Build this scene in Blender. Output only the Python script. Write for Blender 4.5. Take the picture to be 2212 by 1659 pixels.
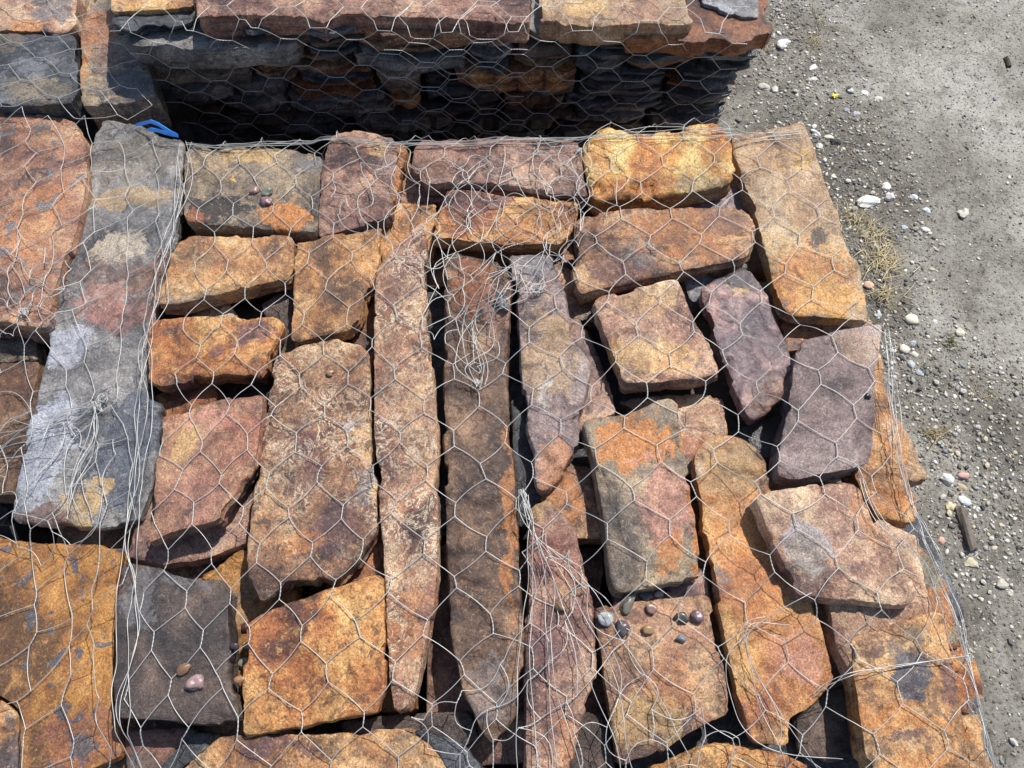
import bpy, math, random
import numpy as np
from mathutils import Vector
from mathutils.geometry import delaunay_2d_cdt

for o in list(bpy.data.objects):
    bpy.data.objects.remove(o)
scene = bpy.context.scene
COL = scene.collection

# ------------------------------------------------------------------ camera
# photo pixels below are in a 2212 x 1659 frame
F, CX, CY = 1661.0, 1106.0, 829.5
CAM = np.array([0.0, 0.0, 1.65])
PITCH = math.radians(64.6)
cam = bpy.data.cameras.new("camera"); camo = bpy.data.objects.new("camera", cam)
COL.objects.link(camo); scene.camera = camo
camo.location = CAM; camo.rotation_euler = (math.radians(90) - PITCH, 0, 0)
cam.sensor_width = 36; cam.lens = F / 2212 * 36
cam.clip_start = 0.02; cam.clip_end = 500

# ------------------------------------------------------------------ light
SUN_EL, SUN_AZ = math.radians(55), math.radians(37)      # azimuth clockwise from +Y
world = bpy.data.worlds.new("World"); scene.world = world; world.use_nodes = True
wn = world.node_tree; bg = wn.nodes["Background"]
sky = wn.nodes.new("ShaderNodeTexSky"); sky.sky_type = 'NISHITA'; sky.sun_disc = False
sky.sun_elevation = SUN_EL; sky.sun_rotation = SUN_AZ
wn.links.new(sky.outputs[0], bg.inputs[0]); bg.inputs[1].default_value = 0.13
sun = bpy.data.lights.new("sun", 'SUN'); suno = bpy.data.objects.new("sun", sun); COL.objects.link(suno)
sun.energy = 5.0; sun.angle = math.radians(0.53); sun.color = (1.0, 0.955, 0.88)
sd = Vector((math.cos(SUN_EL) * math.sin(SUN_AZ), math.cos(SUN_EL) * math.cos(SUN_AZ), math.sin(SUN_EL)))
suno.rotation_euler = sd.to_track_quat('Z', 'Y').to_euler(); suno.location = sd * 10
scene.view_settings.view_transform = 'Standard'; scene.view_settings.look = 'None'
scene.view_settings.exposure = 0.24; scene.view_settings.gamma = 1.0
scene.view_settings.use_curve_mapping = False

# ------------------------------------------------------------------ helpers
sp_, cp_ = math.sin(PITCH), math.cos(PITCH)
def ray(px, py):
    a, b = (px - CX) / F, -(py - CY) / F
    # right = +X, up = (0, sin p, cos p), forward = (0, cos p, -sin p)
    return np.array([a, b * sp_ + cp_, b * cp_ - sp_])
def at(px, py, z):                                   # pixel -> point on the level z
    d = ray(px, py); t = (z - CAM[2]) / d[2]
    return CAM + d * t
def at_plane(px, py, p0, n):
    d = ray(px, py); t = np.dot(p0 - CAM, n) / np.dot(d, n)
    return CAM + d * t

def hsh(ix, iy, iz):
    h = (ix * 374761393 + iy * 668265263 + iz * 2147483647 * 7 + 1013904223) & 0xffffffff
    h = ((h ^ (h >> 13)) * 1274126177) & 0xffffffff
    h = ((h ^ (h >> 16)) * 2246822519) & 0xffffffff
    return ((h ^ (h >> 15)) & 0xffff) / 65535.0 * 2 - 1
def vnoise(x, y, z=0.0):
    x = np.asarray(x, float); y = np.asarray(y, float); z = np.zeros_like(x) + z
    x0, y0, z0 = np.floor(x), np.floor(y), np.floor(z)
    fx, fy, fz = x - x0, y - y0, z - z0
    fx, fy, fz = [f * f * f * (f * (f * 6 - 15) + 10) for f in (fx, fy, fz)]
    i, j, k = x0.astype(np.int64), y0.astype(np.int64), z0.astype(np.int64)
    def L(a, b, t): return a + (b - a) * t
    return L(L(L(hsh(i, j, k), hsh(i+1, j, k), fx), L(hsh(i, j+1, k), hsh(i+1, j+1, k), fx), fy),
             L(L(hsh(i, j, k+1), hsh(i+1, j, k+1), fx), L(hsh(i, j+1, k+1), hsh(i+1, j+1, k+1), fx), fy), fz)
def fbm(x, y, z=0.0, oct=4, gain=0.5):
    s = 0; a = 1.0; n = 0
    for o in range(oct):
        s = s + a * vnoise(x * 2**o + 17.3 * o, y * 2**o - 9.1 * o, np.asarray(z) * 2**o + 3.7 * o); n += a; a *= gain
    return s / n
def sstep(a, b, x):
    t = np.clip((x - a) / (b - a), 0, 1); return t * t * (3 - 2 * t)

def mesh_obj(name, V, Fc, mat, loc=(0, 0, 0), smooth=None, parent=None):
    me = bpy.data.meshes.new(name)
    me.from_pydata(V if isinstance(V, list) else np.asarray(V).tolist(), [], Fc)
    if smooth is not None:
        me.polygons.foreach_set("use_smooth", smooth if hasattr(smooth, '__len__') else [smooth] * len(me.polygons))
    me.update()
    if mat: me.materials.append(mat)
    o = bpy.data.objects.new(name, me); o.location = loc; COL.objects.link(o)
    if parent: o.parent = parent
    return o
def tag(o, label=None, cat=None, group=None, kind=None):
    if label: o["label"] = label
    if cat: o["category"] = cat
    if group: o["group"] = group
    if kind: o["kind"] = kind
    return o
def lin(c, k=1.0):
    r = []
    for v in c[:3]:
        v = v / 255.0
        r.append((v / 12.92 if v <= 0.04045 else ((v + 0.055) / 1.055) ** 2.4) * k)
    return (*r, 1.0)

# ------------------------------------------------------------------ stone materials
K = 0.86            # photo colour of a sunlit face -> surface colour
PAL = {             # (main, second, dark, light) as they look in sunlight
 'orange':  ((206,138,76), (178,106,60), (110,72,62), (228,176,108)),
 'yellow':  ((222,158,78), (206,126,58), (150,92,56), (246,208,128)),
 'tan':     ((208,154,98), (184,126,78), (128,96,76), (226,184,130)),
 'sand':    ((196,162,122), (182,142,102), (150,116,90), (212,184,148)),
 'rust':    ((160,98,58), (132,76,46), (82,52,42), (192,128,76)),
 'brown':   ((170,120,86), (142,98,72), (88,66,62), (206,164,118)),
 'umber':   ((128,96,72), (106,78,60), (70,52,46), (168,130,98)),
 'dark':    ((88,72,64), (72,58,54), (46,40,40), (122,100,86)),
 'maroon':  ((164,122,104), (138,98,86), (88,66,66), (202,160,130)),
 'purple':  ((138,108,110), (110,84,90), (72,58,68), (186,146,130)),
 'mauve':   ((160,138,134), (140,116,112), (104,88,88), (182,162,152)),
 'pink':    ((206,164,132), (184,134,108), (132,100,92), (230,196,158)),
 'grey':    ((138,134,132), (114,112,112), (78,78,82), (172,168,164)),
 'olive':   ((158,140,118), (134,118,102), (90,82,78), (190,164,128)),
 'slate':   ((82,84,90), (62,64,70), (42,44,50), (120,122,128)),
 'black':   ((58,58,62), (46,46,50), (32,32,36), (84,84,88)),
 'mustard': ((190,130,58), (170,110,50), (120,82,48), (206,150,84)),
 'redbrown':((186,136,106), (164,112,88), (108,80,74), (212,168,126)),
}
def soften(c, f=.09):
    l = .3 * c[0] + .59 * c[1] + .11 * c[2]
    c = [v + (l - v) * f for v in c]; return (c[0], c[1], c[2])
PAL = {k: tuple(soften(c) for c in v) for k, v in PAL.items()}
CLR = {'blk': (58,56,56), 'gry': (120,120,124), 'ltgry': (178,182,194), 'org': (214,140,74), 'rust': (178,104,58),
       'pur': (108,78,86), 'crm': (238,220,190), 'olv': (150,136,112), 'tan': (204,168,112), 'yel': (232,184,104),
       'red': (156,96,78), 'brn': (122,84,62), 'pnk': (208,150,130), 'slt': (84,90,102), 'grn': (140,146,124), 'wht': (232,228,222)}
MATS = {}
def N(nt, t, **kw):
    n = nt.nodes.new(t)
    for k, v in kw.items():
        if k.startswith('i_'):
            n.inputs[k[2:].replace('_', ' ')].default_value = v
        else: setattr(n, k, v)
    return n
def ramp(nt, fac, stops):
    r = nt.nodes.new("ShaderNodeValToRGB"); e = r.color_ramp.elements
    while len(e) < len(stops): e.new(0.5)
    for el, (p, c) in zip(e, stops):
        el.position = p; el.color = c if len(c) == 4 else (*c, 1)
    nt.links.new(fac, r.inputs[0]); return r.outputs[0]
def mixc(nt, fac, a, b, mode='MIX'):
    m = nt.nodes.new("ShaderNodeMix"); m.data_type = 'RGBA'; m.blend_type = mode
    for sock, v in ((m.inputs[0], fac), (m.inputs[6], a), (m.inputs[7], b)):
        if isinstance(v, bpy.types.NodeSocket): nt.links.new(v, sock)
        elif isinstance(v, (int, float)): sock.default_value = v
        else: sock.default_value = v
    return m.outputs[2]
def math_(nt, op, a, b=None, clamp=False):
    m = nt.nodes.new("ShaderNodeMath"); m.operation = op; m.use_clamp = clamp
    for sock, v in ((m.inputs[0], a), (m.inputs[1], b)):
        if v is None: continue
        if isinstance(v, bpy.types.NodeSocket): nt.links.new(v, sock)
        else: sock.default_value = v
    return m.outputs[0]
def vmath(nt, op, a, b=None):
    m = nt.nodes.new("ShaderNodeVectorMath"); m.operation = op
    for sock, v in ((m.inputs[0], a), (m.inputs[1], b)):
        if v is None: continue
        if isinstance(v, bpy.types.NodeSocket): nt.links.new(v, sock)
        else: sock.default_value = v
    return m.outputs[0] if op not in ('LENGTH', 'DISTANCE') else m.outputs['Value']

def stone_mat(pal, seed, wet=0.0, crust=0.0, mott=0.5, patches=(), fleck=None, blk=0.5, sc=1.0, flake=4.5):
    rnd = random.Random(seed)
    m = bpy.data.materials.new("stone_" + pal); m.use_nodes = True; nt = m.node_tree
    bs = nt.nodes["Principled BSDF"]; L = nt.links
    tc = nt.nodes.new("ShaderNodeTexCoord")
    mp = N(nt, "ShaderNodeMapping"); L.new(tc.outputs['Object'], mp.inputs[0])
    mp.inputs['Location'].default_value = [rnd.uniform(-20, 20) for _ in range(3)]
    mp.inputs['Rotation'].default_value = (0, 0, rnd.uniform(0, 6.28))
    P = mp.outputs[0]
    def noise(scale, detail=5, rough=0.6, dist=0.0, vec=P):
        n = N(nt, "ShaderNodeTexNoise"); n.inputs['Scale'].default_value = scale
        n.inputs['Detail'].default_value = detail; n.inputs['Roughness'].default_value = rough
        n.inputs['Distortion'].default_value = dist; L.new(vec, n.inputs['Vector']); return n
    c0, c1, c2, c3 = [lin(c, K) for c in PAL[pal]]
    c2 = tuple(v * .78 for v in c2[:3]) + (1,); c3 = tuple(v * 1.06 for v in c3[:3]) + (1,)
    big = noise(11 * sc, 6, 0.62, 0.5)
    col = ramp(nt, big.outputs[0], [(0.37, c2), (0.455, c1), (0.53, c0), (0.62, c3)])
    mid = noise(38 * sc, 6, 0.68, 0.8)
    # mid-sized dark mottling and pale blooms
    dm = ramp(nt, mid.outputs[0], [(0.535, (0, 0, 0)), (0.575, (1, 1, 1))])
    col = mixc(nt, math_(nt, 'MULTIPLY', dm, mott), col, c2)
    mid2 = noise(22 * sc, 7, 0.7, 1.5)
    lm = ramp(nt, mid2.outputs[0], [(0.55, (0, 0, 0)), (0.66, (1, 1, 1))])
    col = mixc(nt, math_(nt, 'MULTIPLY', lm, 0.55), col, c3)
    warp = noise(26, 5, 0.65)
    wv = vmath(nt, 'MULTIPLY', vmath(nt, 'SUBTRACT', warp.outputs[1], (0.5, 0.5, 0.5)), (0.062, 0.062, 0.0))
    ragged = math_(nt, 'ADD', math_(nt, 'MULTIPLY', math_(nt, 'SUBTRACT', mid2.outputs[0], 0.5), 2.6), math_(nt, 'MULTIPLY', math_(nt, 'SUBTRACT', mid.outputs[0], 0.5), 2.0))
    for (lx, ly, rx, ry, cn, amt) in patches:
        q = vmath(nt, 'ADD', vmath(nt, 'SUBTRACT', tc.outputs['Object'], (lx, ly, 0)), wv)
        q = vmath(nt, 'MULTIPLY', q, (1 / rx, 1 / ry, 0))
        d = math_(nt, 'ADD', vmath(nt, 'LENGTH', q), ragged)
        f = ramp(nt, d, [(0.86, (1, 1, 1)), (1.10, (0, 0, 0))])
        pc = lin(CLR[cn], K)
        pv = mixc(nt, math_(nt, 'MULTIPLY', dm, 0.45), pc, tuple(v * 0.55 for v in pc[:3]) + (1,))
        col = mixc(nt, math_(nt, 'MULTIPLY', f, amt), col, pv)
    if fleck:
        fl = noise(30, 3, 0.5, 1.0)
        ff = ramp(nt, fl.outputs[0], [(0.605, (0, 0, 0)), (0.625, (1, 1, 1))])
        col = mixc(nt, math_(nt, 'MULTIPLY', ff, 0.85), col, lin(CLR[fleck], K))
    if crust > 0:     # pale mineral veins that follow thin contour bands
        cn_ = noise(42, 5, 0.7, 1.2)
        b = math_(nt, 'ABSOLUTE', math_(nt, 'SUBTRACT', cn_.outputs[0], 0.5))
        ln = ramp(nt, b, [(0.014, (1, 1, 1)), (0.034, (0, 0, 0))])
        msk = ramp(nt, noise(9, 3).outputs[0], [(0.42, (0, 0, 0)), (0.56, (1, 1, 1))])
        col = mixc(nt, math_(nt, 'MULTIPLY', math_(nt, 'MULTIPLY', ln, msk), crust), col, lin(CLR['crm'], 0.75))
    # dark iron spots
    sp = noise(85, 4, 0.75, 0.4)
    sf = ramp(nt, sp.outputs[0], [(0.58, (0, 0, 0)), (0.66, (1, 1, 1))])
    col = mixc(nt, math_(nt, 'MULTIPLY', sf, blk), col, tuple(v * 0.5 for v in c2[:3]) + (1,))
    # fine light and dark mineral speckle
    fk = noise(170, 6, 0.8, 0.8)
    col = mixc(nt, math_(nt, 'MULTIPLY', ramp(nt, fk.outputs[0], [(0.54, (0, 0, 0)), (0.62, (1, 1, 1))]), 0.25 + 0.5 * mott), col, tuple(v * 0.62 for v in c2[:3]) + (1,))
    col = mixc(nt, math_(nt, 'MULTIPLY', ramp(nt, fk.outputs[0], [(0.36, (1, 1, 1)), (0.44, (0, 0, 0))]), 0.6), col, tuple(min(.85, v * 1.22) for v in c3[:3]) + (1,))
    # thin sedimentary sheets, seen on the broken edges
    lm_ = N(nt, "ShaderNodeMapping"); L.new(tc.outputs['Object'], lm_.inputs[0]); lm_.inputs['Scale'].default_value = (9, 9, 330)
    ly_ = noise(1.0, 4, 0.6, 0.0, lm_.outputs[0])
    col = mixc(nt, 1.0, col, ramp(nt, ly_.outputs[0], [(0.34, (0.62, 0.60, 0.60)), (0.52, (1.0, 1.0, 1.0)), (0.68, (1.14, 1.12, 1.1))]), 'MULTIPLY')
    # grain
    gr = noise(420, 4, 0.85)
    g = ramp(nt, gr.outputs[0], [(0.32, (0.36, 0.34, 0.33)), (0.5, (0.98, 0.98, 0.98)), (0.66, (1.6, 1.58, 1.52))])
    col = mixc(nt, 1.0, col, g, 'MULTIPLY')
    L.new(col, bs.inputs['Base Color'])
    # roughness: damp sheen varies over the stone
    r0, r1 = (0.60 - 0.46 * wet, 0.85 - 0.48 * wet)
    rr = N(nt, "ShaderNodeMapRange"); L.new(mid2.outputs[0], rr.inputs[0])
    rr.inputs[1].default_value = 0.35; rr.inputs[2].default_value = 0.65
    rr.inputs[3].default_value = r0; rr.inputs[4].default_value = r1
    L.new(rr.outputs[0], bs.inputs['Roughness'])
    bs.inputs['Specular IOR Level'].default_value = 0.35 + 0.35 * wet
    # relief
    bn = noise(130, 9, 0.78, 0.6)
    h = math_(nt, 'ADD', math_(nt, 'MULTIPLY', mid.outputs[0], 0.3), bn.outputs[0])
    h = math_(nt, 'ADD', h, math_(nt, 'MULTIPLY', gr.outputs[0], 0.55))
    h = math_(nt, 'ADD', h, math_(nt, 'MULTIPLY', ly_.outputs[0], 0.7))
    fl_ = noise(17 * sc, 6, 0.6, 1.2)
    h = math_(nt, 'ADD', h, math_(nt, 'MULTIPLY', math_(nt, 'SNAP', fl_.outputs[0], 0.07), flake))
    bp = N(nt, "ShaderNodeBump"); bp.inputs['Strength'].default_value = 0.9
    bp.inputs['Distance'].default_value = 0.0032; L.new(h, bp.inputs['Height'])
    L.new(bp.outputs[0], bs.inputs['Normal'])
    # film of water on the damp stones
    bs.inputs['Coat Weight'].default_value = min(1.0, wet * 0.6); bs.inputs['Coat Roughness'].default_value = 0.16
    cb = N(nt, "ShaderNodeBump"); cb.inputs['Strength'].default_value = 0.8; cb.inputs['Distance'].default_value = 0.0016
    L.new(bn.outputs[0], cb.inputs['Height']); L.new(cb.outputs[0], bs.inputs['Coat Normal'])
    return m

# ------------------------------------------------------------------ stone builder
def resample(poly, step):
    P = np.asarray(poly); out = []
    n = len(P)
    for i in range(n):
        a, b = P[i], P[(i + 1) % n]
        k = max(1, int(round(np.linalg.norm(b - a) / step)))
        for t in range(k): out.append(a + (b - a) * t / k)
    return np.array(out)
def chaikin(P, w=0.22, it=1):
    for _ in range(it):
        Q = np.roll(P, -1, 0)
        P = np.stack([P * (1 - w) + Q * w, P * w + Q * (1 - w)], 1).reshape(-1, 2)
    return P
def cut_corners(P, c):
    out = []
    n = len(P)
    for i in range(n):
        a, p, b = P[i - 1], P[i], P[(i + 1) % n]
        da, db = np.linalg.norm(a - p), np.linalg.norm(b - p)
        out.append(p + (a - p) * min(c / max(da, 1e-9), .3)); out.append(p + (b - p) * min(c / max(db, 1e-9), .3))
    return np.array(out)
def inside(pts, poly):
    x, y = pts[:, 0], pts[:, 1]; c = np.zeros(len(pts), bool)
    n = len(poly)
    for i in range(n):
        x0, y0 = poly[i]; x1, y1 = poly[(i + 1) % n]
        if y0 == y1: continue
        k = ((y0 > y) != (y1 > y)) & (x < (x1 - x0) * (y - y0) / (y1 - y0) + x0)
        c ^= k
    return c
def seg_dist(pts, poly):
    d = np.full(len(pts), 1e9); n = len(poly)
    for i in range(n):
        a = poly[i]; b = poly[(i + 1) % n]; ab = b - a
        t = np.clip(((pts - a) @ ab) / max(ab @ ab, 1e-12), 0, 1)
        q = pts - (a + t[:, None] * ab)
        d = np.minimum(d, np.einsum('ij,ij->i', q, q))
    return np.sqrt(d)

TOPS = []       # (x, y, z) samples of stone tops for the netting to rest on
def build_stone(name, poly, z0, thick, mat, tilt=(0, 0), step=0.0040, rough=0.0020, cleft=0.003, edge=0.007,
                jag=0.0016, seed=0, rings=6, strata=0.003, record=True, undercut=0.0):
    rnd = np.random.RandomState(seed % 2**31); ox, oy, oz = rnd.uniform(-50, 50, 3)
    P = np.asarray(poly, float)
    if np.sum(P[:, 0] * np.roll(P[:, 1], -1) - np.roll(P[:, 0], -1) * P[:, 1]) < 0: P = P[::-1]
    cen = P.mean(0)
    B = resample(cut_corners(P, 0.0035), step)
    t = np.roll(B, -1, 0) - np.roll(B, 1, 0); t /= np.maximum(np.linalg.norm(t, axis=1, keepdims=True), 1e-9)
    nrm = np.stack([t[:, 1], -t[:, 0]], 1)
    jn = fbm(B[:, 0] * 130 + ox, B[:, 1] * 130 + oy, oz, 3, 0.7) * .55 + .5 * np.round(fbm(B[:, 0] * 38 + oy, B[:, 1] * 38 + ox, oz, 2) * 2.2) / 2.2
    bite = sstep(.30, .36, fbm(B[:, 0] * 24 - oy, B[:, 1] * 24 + ox, oz + 4, 2)) * 1.6      # bits knocked off the rim
    B = B + nrm * (jag * 1.5 * (jn - bite))[:, None]
    nb = len(B)
    lo, hi = B.min(0), B.max(0)
    gx, gy = np.meshgrid(np.arange(lo[0], hi[0], step), np.arange(lo[1], hi[1], step))
    G = np.stack([gx.ravel(), gy.ravel()], 1); G = G + rnd.uniform(-0.3, 0.3, G.shape) * step
    G = G[inside(G, B)]
    if len(G):
        dd = seg_dist(G, B); G = G[dd > step * 0.85]
    I = B - nrm * min(.0022, step * .5)
    I = I[inside(I, B)]; I = I[seg_dist(I, B) > min(.0022, step * .5) * .8]
    allp = np.concatenate([B, I, G]) if len(G) else np.concatenate([B, I])
    vs, _, fs, ov, _, _ = delaunay_2d_cdt([Vector(p) for p in allp], [], [list(range(nb))], 1, 1e-6)
    V2 = np.array([[v.x, v.y] for v in vs])
    inv = {}
    for k, src in enumerate(ov):
        for s in src: inv[s] = k
    d = seg_dist(V2, B)
    bi = np.array([inv[i] for i in range(nb)]); d[bi] = 0
    x, y = V2[:, 0], V2[:, 1]
    z = tilt[0] * (x - cen[0]) + tilt[1] * (y - cen[1])
    z = z + rough * 1.1 * fbm(x * 12 + ox, y * 12 + oy, oz, 3) + rough * .9 * fbm(x * 70 + oy, y * 70 + ox, oz, 4, 0.65)
    q = (fbm(x * 9 - ox, y * 9 + oy, oz + 5, 4) * 0.5 + 0.5) * 6
    z = z + cleft * (np.floor(q) + sstep(0.92, 1.0, q - np.floor(q)) - 3)
    er = edge * (0.25 + 0.9 * np.abs(fbm(x * 22 + oz, y * 22 - ox, oy, 3)) * 2)
    u = np.clip(1 - d / er, 0, 1)
    z = z - er * 0.75 * (1 - np.sqrt(np.maximum(1 - u * u, 0)))
    # chips broken out of the rim
    ch = sstep(0.22, 0.34, fbm(x * 30 + 3 * ox, y * 30, oz + 9, 3)) * (d < .004 + edge * 2.5 * (0.5 + 0.5 * vnoise(x * 50, y * 50, oz)))
    z = z - ch * (.0018 + edge * 0.6)
    V = [list(p) for p in np.stack([x - cen[0], y - cen[1], z], 1)]
    Fc = [list(f) for f in fs]; sm = [True] * len(Fc)
    ring = bi; zt = z[bi]
    s_arc = np.cumsum(np.linalg.norm(np.roll(B, -1, 0) - B, axis=1))
    bx, by = B[:, 0], B[:, 1]
    zb = -thick
    for k in range(1, rings + 1):
        f = k / rings
        zz = zt + (zb - zt) * f
        lay = vnoise(np.full(nb, (z0 + zz.mean()) * 260 + ox), np.full(nb, 3.3), oz) * strata
        off = lay + strata * fbm(bx * 26 + ox, by * 26, (z0 + zz) * 150, 3) - undercut * f
        if k == rings: off = off - 0.004
        pts = B + nrm * off[:, None] - cen
        base = len(V)
        V += [[pts[i, 0], pts[i, 1], zz[i]] for i in range(nb)]
        nr = np.arange(base, base + nb)
        for i in range(nb):
            j = (i + 1) % nb
            Fc.append([int(ring[i]), int(nr[i]), int(nr[j]), int(ring[j])])
        sm += [False] * nb
        ring = nr
    Fc.append([int(i) for i in ring[::-1]]); sm.append(False)
    # object origin at the centre of the stone's underside
    V = [[p[0], p[1], p[2] + thick] for p in V]
    o = mesh_obj(name, V, Fc, mat, (cen[0], cen[1], z0 - thick), sm)
    me = o.data; bset = np.zeros(len(V), bool); bset[bi] = True     # crisp rim
    ev = np.empty(len(me.edges) * 2, np.int32); me.edges.foreach_get("vertices", ev); ev = ev.reshape(-1, 2)
    se = me.attributes.new("sharp_edge", 'BOOLEAN', 'EDGE') if "sharp_edge" not in me.attributes else me.attributes["sharp_edge"]
    se.data.foreach_set("value", bset[ev].all(1))
    if record: TOPS.append(np.stack([x, y, z + z0], 1))
    return o

# ------------------------------------------------------------------ stone lists (outline pixels, level)
ZT, ZL, ZF = 0.755, 0.727, 0.698     # top layer, second layer, filling
STONES = []
def S(label, pal, poly, z=ZT, **kw): STONES.append((label, pal, poly, z, kw))
# --- front stack, top layer
S("long grey slate slab with orange stains along the stack's left edge", 'grey',
  [(225,258),(262,264),(312,276),(392,300),(391,400),(387,490),(362,560),(338,640),(322,740),(314,830),(318,862),(346,872),(340,930),(325,1050),(296,1125),(222,1138),(96,1131),(21,1120),(26,1085),(70,900),(100,780),(135,600),(165,470),(200,290)],
  z=0.748, wet=0.75, cleft=0.0035, mott=.3, patches=[(90,980,60,150,'ltgry',.95),(150,745,60,50,'ltgry',.8),(270,960,80,150,'slt',.95),(265,535,60,40,'crm',.55),(250,600,90,40,'brn',.6),
  (190,1085,50,55,'tan',.8),(90,1115,70,22,'brn',.8),(215,650,70,40,'pnk',.5),(330,600,40,60,'brn',.6),(280,420,90,22,'tan',.6),(250,680,80,36,'red',.6),(290,340,90,60,'olv',.5)])
S("olive tan stone with black corner and three small pebbles on it", 'olive',
  [(399,322),(416,310),(500,314),(600,316),(697,330),(690,420),(685,500),(600,494),(500,487),(405,476),(396,455),(395,400)], z=0.765, mott=.6,
  patches=[(470,450,70,30,'blk',.92),(415,470,30,16,'rust',.7),(615,465,55,30,'org',.85),(670,350,30,22,'gry',.7),(530,335,70,18,'tan',.7),(513,384,10,8,'yel',1)])
S("purple brown stone crossed by dense wire near the back edge", 'maroon',
  [(712,301),(725,285),(753,281),(811,288),(854,299),(857,320),(850,400),(843,461),(840,474),(785,486),(688,509),(689,474),(697,365)], z=0.765, mott=.7, patches=[(835,330,22,60,'gry',.4),(815,320,25,25,'tan',.6)])
S("long maroon stone in the back row with a chipped left end", 'maroon',
  [(902,296),(1000,293),(1099,296),(1253,304),(1257,336),(1262,380),(1269,416),(1227,414),(1189,416),(1157,402),(1093,397),(1029,392),(920,396),(900,378),(889,362),(894,320)], z=0.768, wet=.45, patches=[(930,360,40,40,'brn',.6)])
S("bright yellow orange rounded stone in the back row", 'yellow',
  [(1258,304),(1276,285),(1300,269),(1319,268),(1367,285),(1431,278),(1514,266),(1549,262),(1566,275),(1581,298),(1590,350),(1592,385),(1580,392),(1495,408),(1400,420),(1297,432),(1279,424),(1271,384),(1261,336)], z=0.775, edge=.014, thick=.044, mott=.3,
  patches=[(1530,395,70,18,'olv',.7),(1300,330,30,45,'org',.6)])
S("tall sandy stone at the back right corner, orange at its near end", 'sand',
  [(1582,288),(1658,278),(1728,261),(1739,262),(1757,307),(1776,355),(1786,394),(1814,464),(1826,525),(1838,552),(1859,570),(1862,602),(1872,647),(1878,693),(1850,691),(1792,685),(1722,682),(1693,669),(1683,640),(1648,532),(1637,484),(1624,448),(1587,336)], z=0.755, tilt=(0,.02),
  patches=[(1730,560,120,60,'tan',.6),(1760,610,100,80,'org',.75),(1790,640,70,50,'yel',.5),(1775,510,26,16,'blk',.8),(1720,345,30,22,'yel',.7),(1610,375,8,7,'blk',.9)])
S("orange stone with purple top under the wire tangle", 'orange',
  [(968,406),(981,402),(1003,403),(1067,416),(1163,426),(1256,438),(1254,454),(1243,490),(1229,508),(1209,528),(1097,523),(1056,520),(944,513),(934,507),(936,486),(952,438)], z=0.760,
  patches=[(1030,430,80,22,'pur',.75),(1180,460,70,40,'brn',.6),(1080,480,50,14,'pur',.5)])
S("wide mottled brown stone left of the tall sandy stone", 'brown',
  [(1240,477),(1254,468),(1350,455),(1430,447),(1600,444),(1625,464),(1635,493),(1632,516),(1619,550),(1593,561),(1478,582),(1379,600),(1292,620),(1254,634),(1238,596),(1236,576),(1250,551),(1241,506)], z=0.768, edge=.005,
  mott=.7, patches=[(1390,540,45,40,'gry',.6),(1500,500,150,60,'org',.4),(1560,480,60,30,'pur',.5),(1330,580,60,30,'pur',.4)])
S("tan wedge stone below the stone with three pebbles", 'tan',
  [(381,519),(410,506),(512,500),(621,504),(634,512),(632,575),(624,595),(544,616),(448,638),(384,655),(338,655),(336,640),(358,602),(368,551)], z=0.764, edge=.004, thick=.034, mott=.3, patches=[(420,645,80,16,'gry',.5),(440,560,40,30,'olv',.4)])
S("plain tan stone with a slanting right side beside the tall rusty bar", 'tan',
  [(638,525),(723,509),(816,487),(829,493),(821,548),(813,580),(803,621),(784,663),(774,695),(755,714),(691,724),(640,741),(630,733),(633,650)], z=0.760, mott=.45, wet=.1)
S("orange stone with dark blotches on the stack's left side", 'orange',
  [(323,692),(400,685),(595,684),(611,695),(586,749),(579,797),(562,818),(541,812),(480,806),(416,816),(339,834),(322,820),(314,791),(315,756)], z=0.764, mott=.5, edge=.004, patches=[(545,720,45,40,'pur',.75),(470,760,20,12,'pur',.6),(560,780,25,20,'blk',.5)])
S("pink and orange diamond stone with a dark broken lower edge", 'redbrown',
  [(350,893),(416,877),(480,861),(563,844),(568,848),(566,890),(554,967),(547,994),(512,1064),(470,1122),(374,1147),(320,1170),(323,1109),(333,1032),(346,949)], z=0.772, thick=.035, wet=.3, mott=.3, cleft=.0015,
  patches=[(395,940,30,50,'tan',.7),(450,900,60,30,'pnk',.6),(420,1070,70,50,'pnk',.5),(520,950,50,70,'red',.6),(365,930,20,40,'red',.5)])
S("largest rusty slab with pale crust and a notched near end", 'brown',
  [(601,762),(665,743),(723,728),(781,746),(797,762),(800,826),(798,967),(800,1003),(813,1039),(813,1141),(800,1167),(768,1215),(733,1256),(710,1263),(694,1251),(659,1253),(617,1257),(595,1282),(566,1301),(550,1269),(537,1240),(534,1189),(544,1077),(560,965),(579,858),(589,781)], z=0.762, crust=.8, mott=.75,
  patches=[(690,830,110,90,'brn',.45),(755,910,26,18,'ltgry',.6),(790,1050,18,50,'gry',.7),(650,1170,40,30,'org',.5),(640,980,60,90,'pur',.5),(720,1150,60,60,'pur',.4)])
S("long rusty bar with white crust tapering to a point toward the camera", 'redbrown',
  [(912,474),(920,506),(923,634),(928,730),(944,954),(944,1026),(944,1141),(942,1237),(937,1300),(916,1407),(899,1485),(877,1528),(852,1536),(843,1474),(832,1295),(827,1184),(819,1109),(809,917),(808,730),(809,634),(814,580),(835,548),(880,503)], z=0.764, crust=.95, mott=.55, thick=.045, patches=[(850,700,30,110,'brn',.7),(880,1350,50,100,'org',.35),(870,600,40,60,'pur',.4)])
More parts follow.
